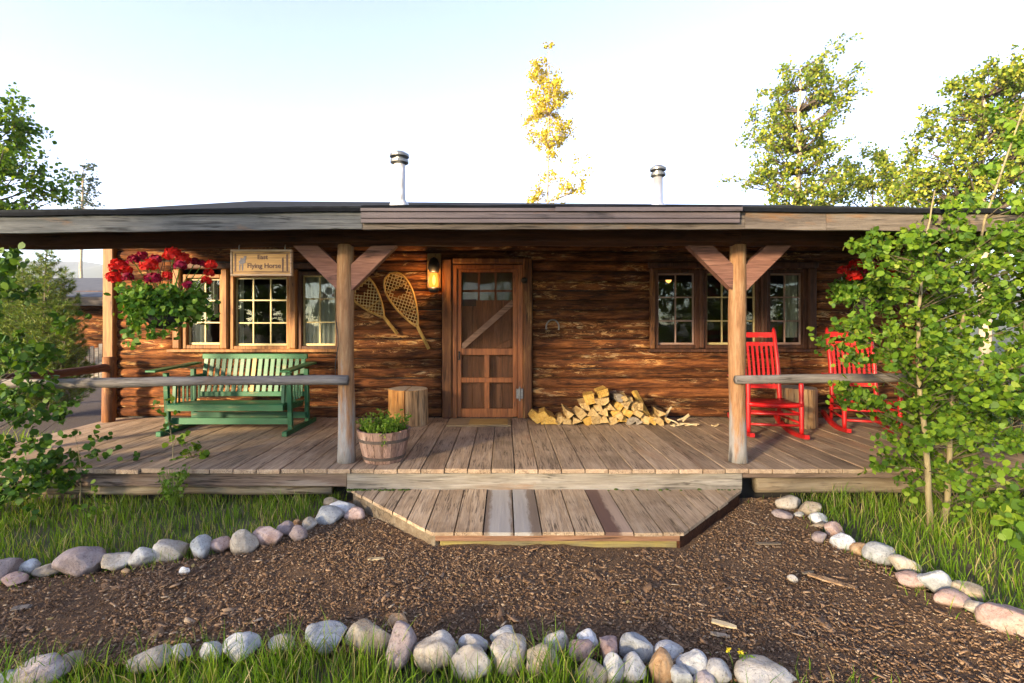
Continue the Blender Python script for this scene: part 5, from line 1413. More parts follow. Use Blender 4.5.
LEFT = [(6, 570, 23, 27, 'mauve', 'large purple grey stone at the left edge of photo, start of the left row'), (14, 580, 21, 12, 'pink', 'low dusky pink stone sunk in mulch below the left row, near the photo edge'), (29, 568, 20, 14, 'bluish grey', 'small bluish grey stone just right of the large purple one in the left row'), (48, 570, 24, 10, 'tan', 'flat tan grey stone between the bluish stone and the long brown pink one'),
        (80, 564, 42, 24, 'mauve', 'long leaning brownish mauve stone in the left row beside the grass'), (115, 562, 28, 16, 'cream', 'cream stone just right of the long mauve stone in the left row'), (140, 558, 26, 17, 'pale grey', 'pale tilted stone left of the widest loaf shaped stone in the left row'), (171, 550.5, 39, 19, 'cream', 'widest loaf shaped cream stone in the left row'), (202, 549, 22, 20, 'bluish grey', 'squarish blue grey stone right of the widest cream one in the left row'),
        (221, 546, 18, 16, 'pink', 'small pinkish stone between the blue grey and the triangular stones'), (243, 543, 27, 21, 'cream', 'triangular cream stone in the left row'), (268, 537, 27, 20, 'pink', 'rounded salmon pink stone right of the triangular one'), (286, 529.5, 17, 14, 'mauve', 'lilac stone behind the purple grey one near the step'), (298, 533.5, 18, 15, 'mauve', 'small purple grey stone in front of the lilac one near the step'),
        (309, 525, 14, 13, 'cream', 'small upright cream stone right of the lilac one near the step'), (329, 516, 29, 15, 'bluish grey', 'long pale blue stone leading up to the step corner'), (343, 509, 27, 14, 'white', 'white stone nearest the left corner of the step'), (355, 514.5, 20, 11, 'pink', 'small pink stone at the left corner of the step'), (331, 502, 15, 7, 'tan', 'flat tan stone behind the white one, under the porch edge'), (297, 523, 8, 6, 'orange tan', 'tiny yellowish stone behind the lilac one near the step'),
        (126, 571, 8, 5, 'orange tan', 'tiny orange pebble in front of the left row'), (185, 571, 10, 8, 'white', 'tiny white pebble lying in the mulch before the left row')]
FRONT = [(8, 679, 20, 15, 'bluish grey', 'bluish stone at the bottom left corner of the photo'), (42, 673, 46, 26, 'mauve', 'big rounded mauve stone in the grass at bottom left'), (71, 661, 22, 15, 'tan', 'tan stone just behind the big mauve stone at bottom left'), (152, 660, 40, 18, 'cream', 'cream stone half hidden behind the grass at bottom left'), (181, 654, 22, 14, 'pale grey', 'small pale stone amid the tall grass, left of the light pair'), (211, 651, 25, 18, 'white', 'pale stone left in the light pair behind the front grass'),
         (243, 649, 36, 22, 'white', 'wide whitish stone, right in the light pair behind the front grass'), (283, 644, 26, 13, 'cream', 'low cream stone between the wide whitish one and the green grey one'), (324, 638, 44, 23, 'bluish grey', 'broad grey green stone in the front row left of the yellowish one'), (369, 638, 42, 27, 'tan', 'yellowish tan stone with grass growing before it in the front row'), (401, 648, 30, 39, 'mauve', 'tall upright mauve stone in the front row'), (398, 621.5, 18, 15, 'orange tan', 'small round orange stone alone behind the front row'),
         (438, 652, 43, 33, 'cream', 'large round cream stone right of the upright mauve one'), (473, 646, 28, 20, 'pale grey', 'pale stone behind, right of the large round cream one'), (472, 665, 36, 29, 'cream', 'cream stone low in front, right of the large round one'), (504, 639, 30, 18, 'bluish grey', 'pale blue stone at the back of the front row centre'), (508, 656, 42, 34, 'cream', 'large pale stone in front of the pale blue one'), (558, 643, 27, 18, 'cream', 'pale stone behind the tall grass tuft at centre'), (541, 662, 34, 29, 'tan', 'tan stone left of the tall grass tuft at centre'),
         (588, 640, 21, 17, 'white', 'small white stone at the back, right of the grass tuft'), (581, 651, 24, 19, 'pink', 'pink stone just in front of the small white one'), (609, 650, 22, 25, 'pink', 'upright pinkish stone left of the speckled blue one'), (591, 672, 31, 22, 'tan', 'grey tan stone lowest, right of the grass tuft'), (614, 671, 19, 26, 'pale grey', 'narrow upright pale stone between the grey tan and green grey ones'), (636, 649, 32, 25, 'bluish grey', 'rounded speckled blue grey stone in the front row'), (634, 668, 27, 24, 'pale grey', 'pale greenish stone in front of the speckled blue one'),
         (659, 667, 27, 27, 'orange tan', 'angular orange stone in the front row'), (668, 652, 30, 17, 'pale grey', 'flat grey stone behind the angular orange one'), (692, 664, 30, 22, 'white', 'white stone right of the angular orange one'), (681, 677, 22, 18, 'bluish grey', 'small bluish stone in front, right of the angular orange one'), (719, 673, 29, 18, 'pale grey', 'leaning pale grey stone right of the white one'), (705, 681, 26, 12, 'mauve', 'low brownish stone at the bottom edge near the right end of front row'), (765, 679, 57, 20, 'cream', 'long cream stone ending the front row, beside the yellow flowers')]
RIGHT = [(788, 503, 25, 15, 'cream', 'cream oval stone farthest back in the right row, nearest the porch'), (782, 515, 18, 9, 'mauve', 'flat mauve stone lying just before the farthest cream oval'), (810, 509.5, 22, 14, 'tan', 'tan stone right of the farthest cream oval in the right row'), (819, 519.5, 19, 10, 'white', 'small white stone below the tan one in the right row'), (799, 514.5, 9, 6, 'pale grey', 'tiny grey stone wedged between the mauve and tan ones'), (834, 531, 22, 13, 'pink', 'rounded pale pink stone in the right row'), (842, 543, 24, 14, 'white', 'whitish angular stone in front of the rounded pink one'),
         (820, 538, 15, 10, 'mauve', 'small dull stone half sunk left of the whitish angular one'), (861, 550, 18, 11, 'orange tan', 'small orange stone against the grey slab in the right row'), (879, 554, 28, 19, 'bluish grey', 'blue grey slab right of the small orange stone'), (905, 566, 28, 17, 'cream', 'plump cream stone midway down the right row'), (911, 580, 26, 12, 'pink', 'low pinkish stone in front of the plump cream one'), (934, 582, 28, 20, 'bluish grey', 'slanting pale blue stone in the right row'), (951, 599, 32, 14, 'pink', 'flat pink stone in front of the slanting pale blue one'),
         (967, 593, 36, 15, 'tan', 'brownish stone behind the flat pink one, in the grass'), (979, 609, 24, 14, 'cream', 'cream stone left of the large salmon slab'), (1010, 620, 46, 28, 'pink', 'large salmon coloured slab at the right edge of the photo'), (792, 579, 10, 6, 'cream', 'lone pale pebble lying in mulch beside the broken plank')]
k = 0
for lst, grp in ((LEFT, 'border stones along the left grass'), (FRONT, 'border stones along the front grass'), (RIGHT, 'border stones along the right grass')):
    for (px, py, w_, h_, cl_, lb) in lst:
        k += 1; add_stone(px, py, w_, h_, cl_, lb, grp, 100 + k * 3)

# ------------------------------------------------------------------ wood chips, loose pieces
def chips(n, rng, xr, yr, inside, smin=.008, smax=.028):
    out = []
    while len(out) < n:
        x = rng.uniform(*xr); y = yr[0] + (yr[1] - yr[0]) * rng.uniform(0, 1) ** 1.3
        dn = .5 + .5 * math.sin(x * 2.3 + 1.7 * math.sin(y * 1.9)) * math.sin(y * 3.1 + 1.3 * math.sin(x * 1.4 + 2)) + .25 * math.sin(x * 9 + y * 7)
        if inside(x, y) and rng.uniform() < .25 + .9 * dn: out.append((x, y))
    c = np.array(out); a = rng.uniform(0, 6.28, n); L_ = rng.uniform(smin, smax, n) * np.where(rng.uniform(size=n) < .06, 2.0, 1); W_ = L_ * rng.uniform(.2, .5, n); T = rng.uniform(.002, .006, n)
    zc = np.array([mz(x, y) for x, y in out]) + rng.uniform(.001, .014, n); tl = rng.normal(0, .28, n); rl = rng.normal(0, .3, n)
    ca, sa = np.cos(a), np.sin(a)
    U = np.stack([ca * np.cos(tl), sa * np.cos(tl), np.sin(tl)], 1); V = np.stack([-sa * np.cos(rl), ca * np.cos(rl), np.sin(rl)], 1); N_ = np.cross(U, V)
    C = np.stack([c[:, 0], c[:, 1], zc], 1)
    vs = []
    for (su, sv, sn) in ((-1, -.7, -1), (1, -1, -1), (.9, 1, -1), (-1, .8, -1), (-1, -.7, 1), (1, -1, 1), (.9, 1, 1), (-1, .8, 1)):
        vs.append(C + U * (su * L_ / 2)[:, None] + V * (sv * W_ / 2)[:, None] + N_ * (sn * T / 2)[:, None])
    v = np.stack(vs, 1).reshape(-1, 3); b = np.arange(n)[:, None, None] * 8
    f = (np.array([(4, 5, 6, 7), (0, 1, 5, 4), (1, 2, 6, 5), (2, 3, 7, 6), (3, 0, 4, 7)])[None] + b).reshape(-1, 4)
    return v, f
def chip_mat():
    m, nt, b, out = new_mat('bark_chip'); c = ramp(nt, islands(nt), [(0, (.085, .046, .024)), (.35, (.18, .105, .055)), (.7, (.26, .158, .086)), (.93, (.34, .225, .132)), (1, (.48, .37, .24))])
    v = objvec(nt); n = noise(nt, v, 90, 3, .6); c = mixc(nt, .5, c, ramp(nt, n, [(.3, .5), (.7, 1.1)]), 'MULTIPLY')
    nt.links.new(c, b.inputs['Base Color']); b.inputs['Roughness'].default_value = .9; b.inputs['Specular IOR Level'].default_value = .2; return m
def in_step(x, y): return cl - .02 < x < cr + .02 and y > yfront(min(max(x, cl), cr)) - .01
def in_mulch(x, y): return yfrontedge(x) - .02 < y < min(yedge_l(x) + .02, 4.48) and x < xright(y) + .02 and not in_step(x, y)
rng = np.random.default_rng(21)
v1 = chips(34000, rng, (-4.2, 2.8), (2.0, 4.5), in_mulch, 0.006, .020); v2 = chips(1500, rng, (-4.2, 2.8), (2.0, 4.5), in_mulch, .022, .06)
v, f = catv([v1, v2]); tag(leafobj('wood_chips', v, f, chip_mat(), None), kind='stuff')
fr_ = np.random.default_rng(91); c = []
while len(c) < 70:
    x, y = fr_.uniform(-4, 2.8), fr_.uniform(2.0, 4.4)
    if in_mulch(x, y): c.append((x, y, mz(x, y) + .016))
v, f = leaves(c, .035, fr_, OVAL, 0, nrm=(0, 0, 4)); tag(leafobj('fallen_leaves', v, f, leafmat('fallen_leaf', [(0, (.10, .06, .03)), (.6, (.24, .16, .07)), (1, (.36, .28, .09))], .1), None), kind='stuff')
def plank(px, py, lnpx, wpx, ang, mat, label, t=.008):
    Y = depth(py, GZ + .02); mb = MB(); ln = lnpx / F * Y / 2; wd = wpx / F * Y / 2 * 1.25
    vs = []; n = 6; fs = []
    for i in range(n + 1):
        q = -1 + 2 * i / n; ww = wd * (1 - .9 * max(0, abs(q) - .5) * (1.3 if q > 0 else .6)) * (1 + .12 * math.sin(i * 2.3 + px)); vs += [(q * ln, -ww + .003 * math.sin(i * 3), 0), (q * ln, ww + .003 * math.sin(i * 2), 0), (q * ln, ww * .9, t), (q * ln, -ww * .9, t)]
    for i in range(n):
        for k in range(4):
            a = i * 4 + k; b = i * 4 + (k + 1) % 4; fs.append((a, b, b + 4, a + 4))
    fs += [(0, 1, 2, 3), tuple(n * 4 + k for k in range(4))]
    x = fx(px, Y); o = obj('wood_piece', (vs, fs), mat); o.location = (x, Y, mz(x, Y) + .012); o.rotation_euler = (R(4), R(2), R(ang)); tag(o, label, 'wood piece', 'loose wood pieces on the mulch')
plank(832, 578, 42, 6, -38, M['bark_tan'], 'long broken tan plank lying on the mulch at right')
plank(808, 570, 14, 2.5, 20, M['support'], 'thin pale stick beside the broken tan plank')
plank(724, 622, 23, 6, -25, M['kindling'], 'short pale wood offcut on the mulch, right of centre')
plank(720, 632, 18, 4, -15, M['firewood_grey'], 'small grey bark piece just below the pale offcut')
plank(22, 607, 16, 6, 20, M['firewood_grey'], 'greyish wood chunk on the mulch at far left')
plank(376, 561, 16, 3, 8, M['kindling'], 'small pale sliver on the mulch left of the step')
plank(768, 543, 26, 3, 4, M['support'], 'grey stick lying beside the right end of the step')

# ------------------------------------------------------------------ grass
def grass(n, rng, xr, yr, inside, h0, h1, wd=.004, clump=None):
    pts = []
    if clump:
        for (x, y, r, k, hs) in clump:
            for _ in range(k): pts.append((x + rng.normal(0, r), y + rng.normal(0, r * .7), hs))
    m = 0
    while m < n:
        x = rng.uniform(*xr); y = rng.uniform(*yr)
        d_ = .5 + .5 * math.sin(x * 5.1 + 1.3 * math.sin(y * 4)) * math.sin(y * 6.3 + 1.1 * math.sin(x * 3.7))
        if inside(x, y) and rng.uniform() < .35 + .65 * d_: pts.append((x, y, .65 + .6 * d_)); m += 1
    p = np.array(pts); n = len(p)
    h = rng.uniform(h0, h1, n) * p[:, 2]; a = rng.uniform(0, 6.28, n); b = rng.uniform(0, 6.28, n); lean = rng.uniform(.1, .75, n) * h
    W_ = np.stack([np.cos(a), np.sin(a), 0 * a], 1) * (rng.uniform(.6, 1.3, n) * wd)[:, None]; Ld = np.stack([np.cos(b), np.sin(b), 0 * b], 1)
    h = h + .03; B = np.stack([p[:, 0], p[:, 1], np.full(n, GZ - .046)], 1)
    rows_ = []
    for t, w_ in ((0, 1), (.4, .85), (.75, .55), (1, .06)):
        c = B + Ld * (lean * t ** 2)[:, None] + np.array([0, 0, 1]) * (h * (t - .22 * t ** 2 * (lean / h)))[:, None]
        rows_ += [c - W_ * w_, c + W_ * w_]
    v = np.stack(rows_, 1).reshape(-1, 3); q = np.arange(n)[:, None, None] * 8
    f = (np.array([(0, 1, 3, 2), (2, 3, 5, 4), (4, 5, 7, 6)])[None] + q).reshape(-1, 4)
    return v, f
rng = np.random.default_rng(33)
inl = lambda x, y: y > yedge_l(x) + .05 and y < 4.62 and x < -1.45
v, f = grass(8000, rng, (-5.6, -1.4), (2.7, 4.62), inl, .03, .13, .0032)
tag(leafobj('grass', v, f, M['grass'], None), kind='stuff')
inr = lambda x, y: x > xright(y) + .06 and y < 4.6
v, f = grass(10000, rng, (2.4, 6.2), (1.9, 4.6), inr, .05, .20, .0036)
tag(leafobj('grass', v, f, M['grass'], None), kind='stuff')
def infr(x, y): return y < yfrontedge(x) - .02 - (.10 if x > -.75 else 0) and (x < 1.1 or rng.uniform() < .2) and (x < .45 or rng.uniform() < .45)
cl_ = [(fx(555, 2.2), 2.22, .035, 60, 1.5), (fx(640, 2.1), 2.12, .03, 18, .8), (fx(370, 2.3), 2.30, .05, 60, 1.25), (fx(150, 2.2), 2.25, .10, 60, 1.0), (fx(100, 2.2), 2.2, .1, 50, .9), (fx(280, 2.2), 2.30, .07, 45, 1.0)]
v, f = grass(6500, rng, (-3.2, 1.4), (1.5, 2.5), infr, .05, .22, .0030, cl_)
tag(leafobj('grass', v, f, M['grass'], None), kind='stuff')
def instray(x, y):
    if in_step(x, y) or y > 4.45 or x > xright(y) + .1: return False
    e = min(abs(y - yfrontedge(x)), abs(y - yedge_l(x)), abs(x - xright(y)))
    return e < .16 and rng.uniform() < .5 * (1 - e / .16) + .1
v, f = grass(1300, rng, (-4, 2.9), (2.0, 4.5), instray, .03, .11, .0028)
tag(leafobj('grass', v, f, M['grass'], None), kind='stuff')
inb = lambda x, y: (x < -5.5 and (y < 7.0 or y > 12.4))
v, f = grass(6000, rng, (-16, -5.5), (4.6, 15), inb, .08, .25, .006)
tag(leafobj('grass', v, f, M['grass'], None), kind='stuff')
inb2 = lambda x, y: x > 5.9
v, f = grass(5000, rng, (5.9, 12), (3.5, 12), inb2, .1, .35, .006)
tag(leafobj('grass', v, f, M['grass'], None), kind='stuff')
# small weeds in the front: yellow flowers
t = thing('yellow_flower_plant', 'small weed with yellow flowers beside the long cream stone', 'flower', (fx(745, 2.3), 2.3, GZ))
mb = MB(); heads = []
for (px, py) in ((728, 650), (740, 652), (752, 660), (757, 665), (747, 658)):
    b_ = Vector((fx(738 + (px - 738) * .4, 2.3), 2.3, GZ)); tp = Vector((fx(px, 2.3), 2.3, fz(py, 2.3))); mb.tube([b_, (b_ + tp) / 2 + Vector((.004, 0, 0)), tp], .0016, 5); heads.append(tp)
obj('stems', mb, M['herb'], t)
for hd in heads[:2]:
    c = np.array(hd) + rng.normal(0, .006, (14, 3)); v, f = leaves(c, .012, rng, HEX, 0); leafobj('flower_head', v, f, M['petal_yellow'], t)
c = np.concatenate([np.array(h_) + rng.normal(0, .010, (10, 3)) for h_ in heads[2:]] + [np.array(t.location) + np.array([0, 0, .05]) + rng.normal(0, .02, (20, 3))]); v, f = leaves(c, .018, rng, OVAL, 0); leafobj('leaves', v, f, M['herb'], t)

# ------------------------------------------------------------------ trees
def in_poly(p, poly):
    x, y = p; c = False; n = len(poly)
    for i in range(n):
        x0, y0 = poly[i]; x1, y1 = poly[(i + 1) % n]
        if (y0 > y) != (y1 > y) and x < (x1 - x0) * (y - y0) / (y1 - y0) + x0: c = not c
    return c
def outline_targets(poly_m, n, Yc, dy, rng):
    """clump centres inside an outline given in metres (x, z), with real depth round Yc"""
    xs = [p[0] for p in poly_m]; zs = [p[1] for p in poly_m]; out = []
    x0, x1, z0, z1 = min(xs), max(xs), min(zs), max(zs); tries = 0
    while len(out) < n and tries < n * 60:
        tries += 1
        p = (rng.uniform(x0, x1), rng.uniform(z0, z1))
        if in_poly(p, poly_m): out.append(np.array([p[0], Yc + rng.uniform(-1.2, 1.2) * dy, p[1]]))
    return out
def grow(root_name, label, cat, base, trunk_pts, trunk_r, targets, clump_r, per, leaf_size, leafm, barkm, rng, shape=HEX, droop=.25, group=None, twigs=4, limb_r=.25, sideface=7, start=.12, limb_bark=None):
    t = thing(root_name, label, cat, base, 0, group)
    mb = MB(); tp = [Vector(p) for p in trunk_pts]
    # resample the trunk
    P_ = []
    for i in range(len(tp) - 1):
        for k in range(4): P_.append(tp[i].lerp(tp[i + 1], k / 4))
    P_.append(tp[-1]); n = len(P_)
    P_ = [p + Vector((rng.normal(0, trunk_r * .12), rng.normal(0, trunk_r * .12), 0)) if 0 < i < n - 1 else p for i, p in enumerate(P_)]
    rad = [trunk_r * (1 - .82 * i / (n - 1)) for i in range(n)]
    mb.tube(P_, rad, sideface + 2)
    lb = MB() if limb_bark else mb
    lv = []
    for c in targets:
        c = Vector(c)
        # joins the trunk somewhat below the clump
        best = None
        for i, p in enumerate(P_):
            if i < n * start: continue
            hd = math.hypot(p.x - c.x, p.y - c.y); want = c.z - hd * .55 - .02
            e = abs(p.z - want)
            if best is None or e < best[0]: best = (e, i)
        i = best[1]; p = P_[i]
        mid = p.lerp(c, .55) + Vector((rng.normal(0, .05), rng.normal(0, .05), 0)) * (c - p).length - Vector((0, 0, .04)) * (c - p).length
        r0 = min(rad[i] * .6, limb_r * trunk_r * (.4 + .3 * (c - p).length / max(.3, clump_r * 3)))
        lb.tube([p, p.lerp(mid, .5) + Vector((0, 0, .01)), mid, c], [r0, r0 * .75, r0 * .5, r0 * .2], 5)
        dirn = (c - p).normalized() if (c - p).length > 1e-3 else Vector((0, 0, 1))
        for k in range(twigs):
            d_ = Vector(rng.normal(size=3)) * .75 + dirn * .7 + Vector((0, 0, .15)); d_.normalize(); ln = clump_r * rng.uniform(.6, 1.25)
            s0 = mid.lerp(c, rng.uniform(.3, 1)); e_ = s0 + d_ * ln - Vector((0, 0, ln * .12))
            lb.tube([s0, s0.lerp(e_, .5) + Vector((0, 0, ln * .05)), e_], [r0 * .25, r0 * .17, r0 * .08], 3)
            m = max(1, int(per / twigs))
            for _ in range(m):
                u = rng.uniform(.15, 1.05); lv.append(np.array(s0.lerp(e_, u)) + rng.normal(0, clump_r * .17, 3))
    obj('trunk', mb, barkm, t, smooth=True, fix=False)
    if limb_bark: obj('limbs', lb, limb_bark, t, smooth=True, fix=False)
    v, f = leaves(lv, leaf_size, rng, shape, droop); leafobj('crown', v, f, leafm, t)
    return t
def px_poly(pts, Y): return [(fx(a, Y), fz(b, Y)) for a, b in pts]
rng = np.random.default_rng(77)
# the leafy young aspens at the right of the porch
YA = 3.9
polyA = px_poly([(888, 345), (884, 300), (892, 262), (905, 255), (896, 240), (908, 232), (928, 226), (945, 205), (965, 190), (985, 205), (990, 300), (978, 420), (950, 450), (918, 440), (905, 415), (890, 372)], YA)
tg = outline_targets(polyA, 72, YA, .36, rng)
tg += [np.array([fx(p[0], YA), YA + rng.normal(0, .16), fz(p[1], YA)]) for p in [(820, 343), (832, 327), (846, 322), (858, 332), (870, 318), (880, 330), (838, 346), (866, 345), (876, 240), (886, 230), (892, 240), (880, 262), (872, 272), (878, 246),
       (848, 388), (840, 394), (860, 392), (874, 400), (888, 396), (893, 468), (910, 462), (924, 452), (915, 488), (905, 430), (890, 440), (945, 470), (960, 485)]]
xA = fx(930, YA)
grow('young_aspen', 'leafy young aspen with a pale straight stem at the right of the porch', 'tree', (xA, YA, GZ), [(xA, YA, GZ - .05), (fx(927, YA), YA, fz(450, YA)), (fx(921, YA), YA + .02, fz(390, YA)), (fx(918, YA), YA, fz(310, YA)), (fx(924, YA), YA, fz(250, YA)), (fx(935, YA), YA, fz(190, YA))], .024, tg, .135, 62, .044, M['aspen_leaf'], M['aspen_bark'], rng, ROUND, group='young aspens right of the porch', limb_bark=M['twig_bark'], twigs=6)
YA2 = 4.05
polyB = px_poly([(915, 480), (930, 300), (940, 240), (965, 212), (992, 195), (1008, 150), (1022, 100), (1045, 75), (1060, 200), (1050, 400), (1030, 490), (985, 500)], YA2)
tg = outline_targets(polyB, 104, YA2, .40, rng)
xB = fx(942, YA2)
grow('young_aspen', 'leafy aspen with a curved stem, just right of the straight pale one', 'tree', (xB, YA2, GZ), [(xB, YA2, GZ - .05), (fx(948, YA2), YA2, fz(500, YA2)), (fx(951, YA2), YA2, fz(420, YA2)), (fx(962, YA2), YA2 + .05, fz(350, YA2)), (fx(985, YA2), YA2, fz(220, YA2)), (fx(1030, YA2), YA2, fz(90, YA2))], .026, tg, .155, 66, .046, M['aspen_leaf'], M['aspen_bark'], rng, ROUND, group='young aspens right of the porch', limb_bark=M['twig_bark'], twigs=6)
YA4 = 4.4; polyD = px_poly([(1000, 520), (1010, 300), (1020, 150), (1035, 110), (1140, 90), (1190, 200), (1180, 420), (1100, 520)], YA4)
tg = outline_targets(polyD, 60, YA4, .35, rng); xD = fx(1075, YA4)
grow('young_aspen', 'aspen rising just beyond the right edge of the photo, beside the curved stem', 'tree', (xD, YA4, GZ), [(xD, YA4, GZ - .05), (xD + .03, YA4, .6), (xD + .05, YA4, 1.8), (xD + .02, YA4, 3.3)], .028, tg, .17, 50, .062, M['aspen_leaf'], M['aspen_bark'], rng, ROUND, group='young aspens right of the porch', limb_bark=M['twig_bark'], twigs=6)
YA3 = 4.9
polyC = px_poly([(960, 540), (955, 420), (985, 330), (1000, 240), (1060, 200), (1150, 260), (1180, 420), (1120, 540)], YA3)
tg = outline_targets(polyC, 85, YA3, .4, rng)
xC = fx(1012, YA3)
grow('aspen_shrub', 'shaded green aspen shrub at the right edge behind the curved aspen', 'shrub', (xC, YA3, GZ), [(xC, YA3, GZ - .05), (xC + .05, YA3, .3), (xC + .1, YA3, 1.0), (xC + .2, YA3, 1.9)], .03, tg, .2, 60, .068, M['aspen_shaded'], M['dark_bark'], rng, ROUND)
# low sprig at the right edge
Yq = 3.1; tg = outline_targets(px_poly([(1000, 520), (1040, 505), (1060, 560), (1010, 560)], Yq), 9, Yq, .1, rng); xq = fx(1040, Yq)
grow('aspen_sapling', 'low aspen sapling poking in at the right edge above the salmon slab', 'sapling', (xq, Yq, GZ), [(xq, Yq, GZ - .03), (xq - .02, Yq, GZ + .2), (xq - .05, Yq, GZ + .4)], .008, tg, .07, 14, .06, M['aspen_leaf'], M['aspen_bark'], rng, ROUND)

# left: shaded aspen shrub over the rail, saplings in the grass
YS_ = 4.15
tg = outline_targets(px_poly([(-60, 250), (5, 245), (30, 290), (52, 330), (40, 350), (70, 400), (45, 450), (60, 500), (-40, 510), (-80, 400)], YS_), 60, YS_, .25, rng)
tg += [np.array([fx(a, YS_), YS_ + rng.normal(0, .1), fz(b, YS_)]) for a, b in [(15, 255), (28, 270), (40, 345), (55, 352), (20, 420), (35, 440), (48, 395), (10, 460), (60, 455)]]
xs_ = fx(-25, YS_)
grow('aspen_shrub', 'dark leaved aspen shrub reaching over the rail at the left edge', 'shrub', (xs_, YS_, GZ), [(xs_, YS_, GZ - .05), (xs_ + .03, YS_, .3), (xs_ + .05, YS_, 1.1), (xs_ + .1, YS_, 1.8)], .024, tg, .14, 40, .054, M['aspen_shaded'], M['dark_bark'], rng, ROUND)
def sapling(px, pybase, tops, label, leafm, ls=.05, per=9, r=.06, Y=None):
    Y = Y or depth(pybase, GZ); x = fx(px, Y); tg = [np.array([fx(a, Y), Y + rng.normal(0, .05), fz(b, Y)]) for a, b in tops]
    top = min(tops, key=lambda q: q[1])
    grow('aspen_sapling', label, 'sapling', (x, Y, GZ), [(x, Y, GZ - .03), (x + .01, Y, (GZ + fz(top[1], Y)) / 2), (fx(top[0], Y), Y, fz(top[1], Y) - .02)], .006, tg, r, per, ls, leafm, M['aspen_bark'], rng, ROUND, group='aspen saplings in the left grass', limb_r=.5, start=.05)
sapling(190, 492, [(195, 445), (184, 452), (204, 456), (210, 468), (178, 460), (192, 462), (200, 448), (186, 440)], 'bright sapling before the porch edge, in front of the bench', M['aspen_leaf'], .05, 12, .065)
sapling(172, 494, [(165, 398), (158, 405), (178, 410), (172, 425), (180, 436), (168, 440), (164, 412), (186, 432), (160, 430)], 'taller thin sapling rising in front of the bench left leg', M['aspen_leaf'], .05, 6, .06)
sapling(80, 505, [(60, 440), (75, 432), (90, 436), (84, 448), (98, 440), (68, 455), (50, 450), (92, 455), (108, 452), (75, 465), (60, 470), (45, 465), (86, 470), (40, 440)], 'dark wide sapling in front of the deck at left', M['aspen_shaded'], .055, 11, .07)
sapling(95, 522, [(88, 492), (95, 500), (104, 504), (84, 505), (98, 510), (92, 488)], 'small yellow green sapling low in the left grass', M['herb'], .04, 10, .045)
sapling(125, 497, [(120, 462), (135, 458), (112, 470), (140, 470), (150, 464), (128, 475)], 'low sapling spreading at the porch edge between the dark and bright ones', M['aspen_shaded'], .045, 8, .055)
# fern like weed
Yw = 4.25; t = thing('leafy_weed', 'bright feathery weed in the grass right under the porch edge', 'weed', (fx(172, Yw), Yw, GZ))
c = []; mb = MB()
for i in range(26):
    a = rng.uniform(0, 6.28); tip = np.array([fx(172, Yw) + .15 * math.cos(a) * rng.uniform(.3, 1), Yw + .1 * math.sin(a), GZ + rng.uniform(.18, .36)]); b_ = np.array([fx(172, Yw), Yw, GZ]); mb.tube([b_, (b_ + tip) / 2 + np.array([0, 0, .05]), tip], .0025, 4)
    for k in range(9): c.append(b_ + (tip - b_) * rng.uniform(.4, 1) + rng.normal(0, .018, 3) + np.array([0, 0, .02]))
obj('stems', mb, M['herb'], t); v, f = leaves(c, .04, rng, OVAL, .2); leafobj('leaves', v, f, M['herb'], t)

# young pine behind the left rail
def pine(name, label, base, H_, spread, leaders, rng, nb=60, leafm=None, tuft=.09, group=None):
    t = thing(name, label, 'tree', base, 0, group); mb = MB(); nv = []
    for (ox, oy, hh) in leaders:
        top = Vector((base[0] + ox, base[1] + oy, base[2] + hh)); b0 = Vector(base) + Vector((ox * .2, oy * .2, 0))
        mb.tube([b0, b0.lerp(top, .5) + Vector((ox * .1, 0, 0)), top], [.045 * hh / 3, .03 * hh / 3, .006], 7)
        n = int(nb * hh / H_)
        for i in range(n):
            u = .06 + .93 * i / n; p = b0.lerp(top, u); a = i * 2.4 + rng.uniform(-.3, .3); ln = spread * (1.02 - u) ** .8 * rng.uniform(.7, 1.15) + .06
            e = p + Vector((math.cos(a) * ln, math.sin(a) * ln, ln * .55)); mid = p.lerp(e, .5) - Vector((0, 0, ln * .10))
            mb.tube([p, mid, e], [.009, .006, .003], 4)
            m = int(10 + ln * 60)
            for k in range(m):
                s = rng.uniform(.15, 1.0); q = np.array(p.lerp(mid, s * 2) if s < .5 else mid.lerp(e, s * 2 - 1)); dr = np.array((e - p).normalized())
                side = rng.normal(size=3) * .7 + dr * .9 + np.array([0, 0, .35])
                nv.append((q + rng.normal(0, .022, 3), side))
            for k in range(10): nv.append((np.array(top if i == n - 1 else e), rng.normal(size=3) * .6 + np.array([0, 0, .8])))
    obj('trunk', mb, M['dark_bark'], t, fix=False)
    n = len(nv); C = np.array([a for a, b in nv]); D = np.array([b for a, b in nv]); D /= np.linalg.norm(D, axis=1, keepdims=True)
    vs = []
    for k in range(4):      # each tuft: four thin needles
        dd = D + rng.normal(0, .45, (n, 3)); dd /= np.linalg.norm(dd, axis=1, keepdims=True); s = np.cross(dd, rng.normal(size=(n, 3))); s /= np.linalg.norm(s, axis=1, keepdims=True)
        L_ = tuft * rng.uniform(.6, 1.2, n)[:, None]; w_ = tuft * .045
        vs.append(np.stack([C - s * w_, C + s * w_, C + dd * L_], 1))
    v = np.concatenate(vs).reshape(-1, 3); f = np.arange(len(v)).reshape(-1, 3)
    leafobj('crown', v, f, leafm or M['needle'], t); return t
Yp = 8.2
pine('young_pine', 'bushy young pine with several leaders behind the left rail', (fx(40, Yp), Yp, GZ), 2.8, .62, [(.1, 0, 2.75), (-.38, .1, 2.45), (.40, -.1, 1.9), (-.75, .2, 2.1), (.15, .3, 2.3), (-1.1, .1, 1.9), (.62, -.2, 1.5)], rng, 85)
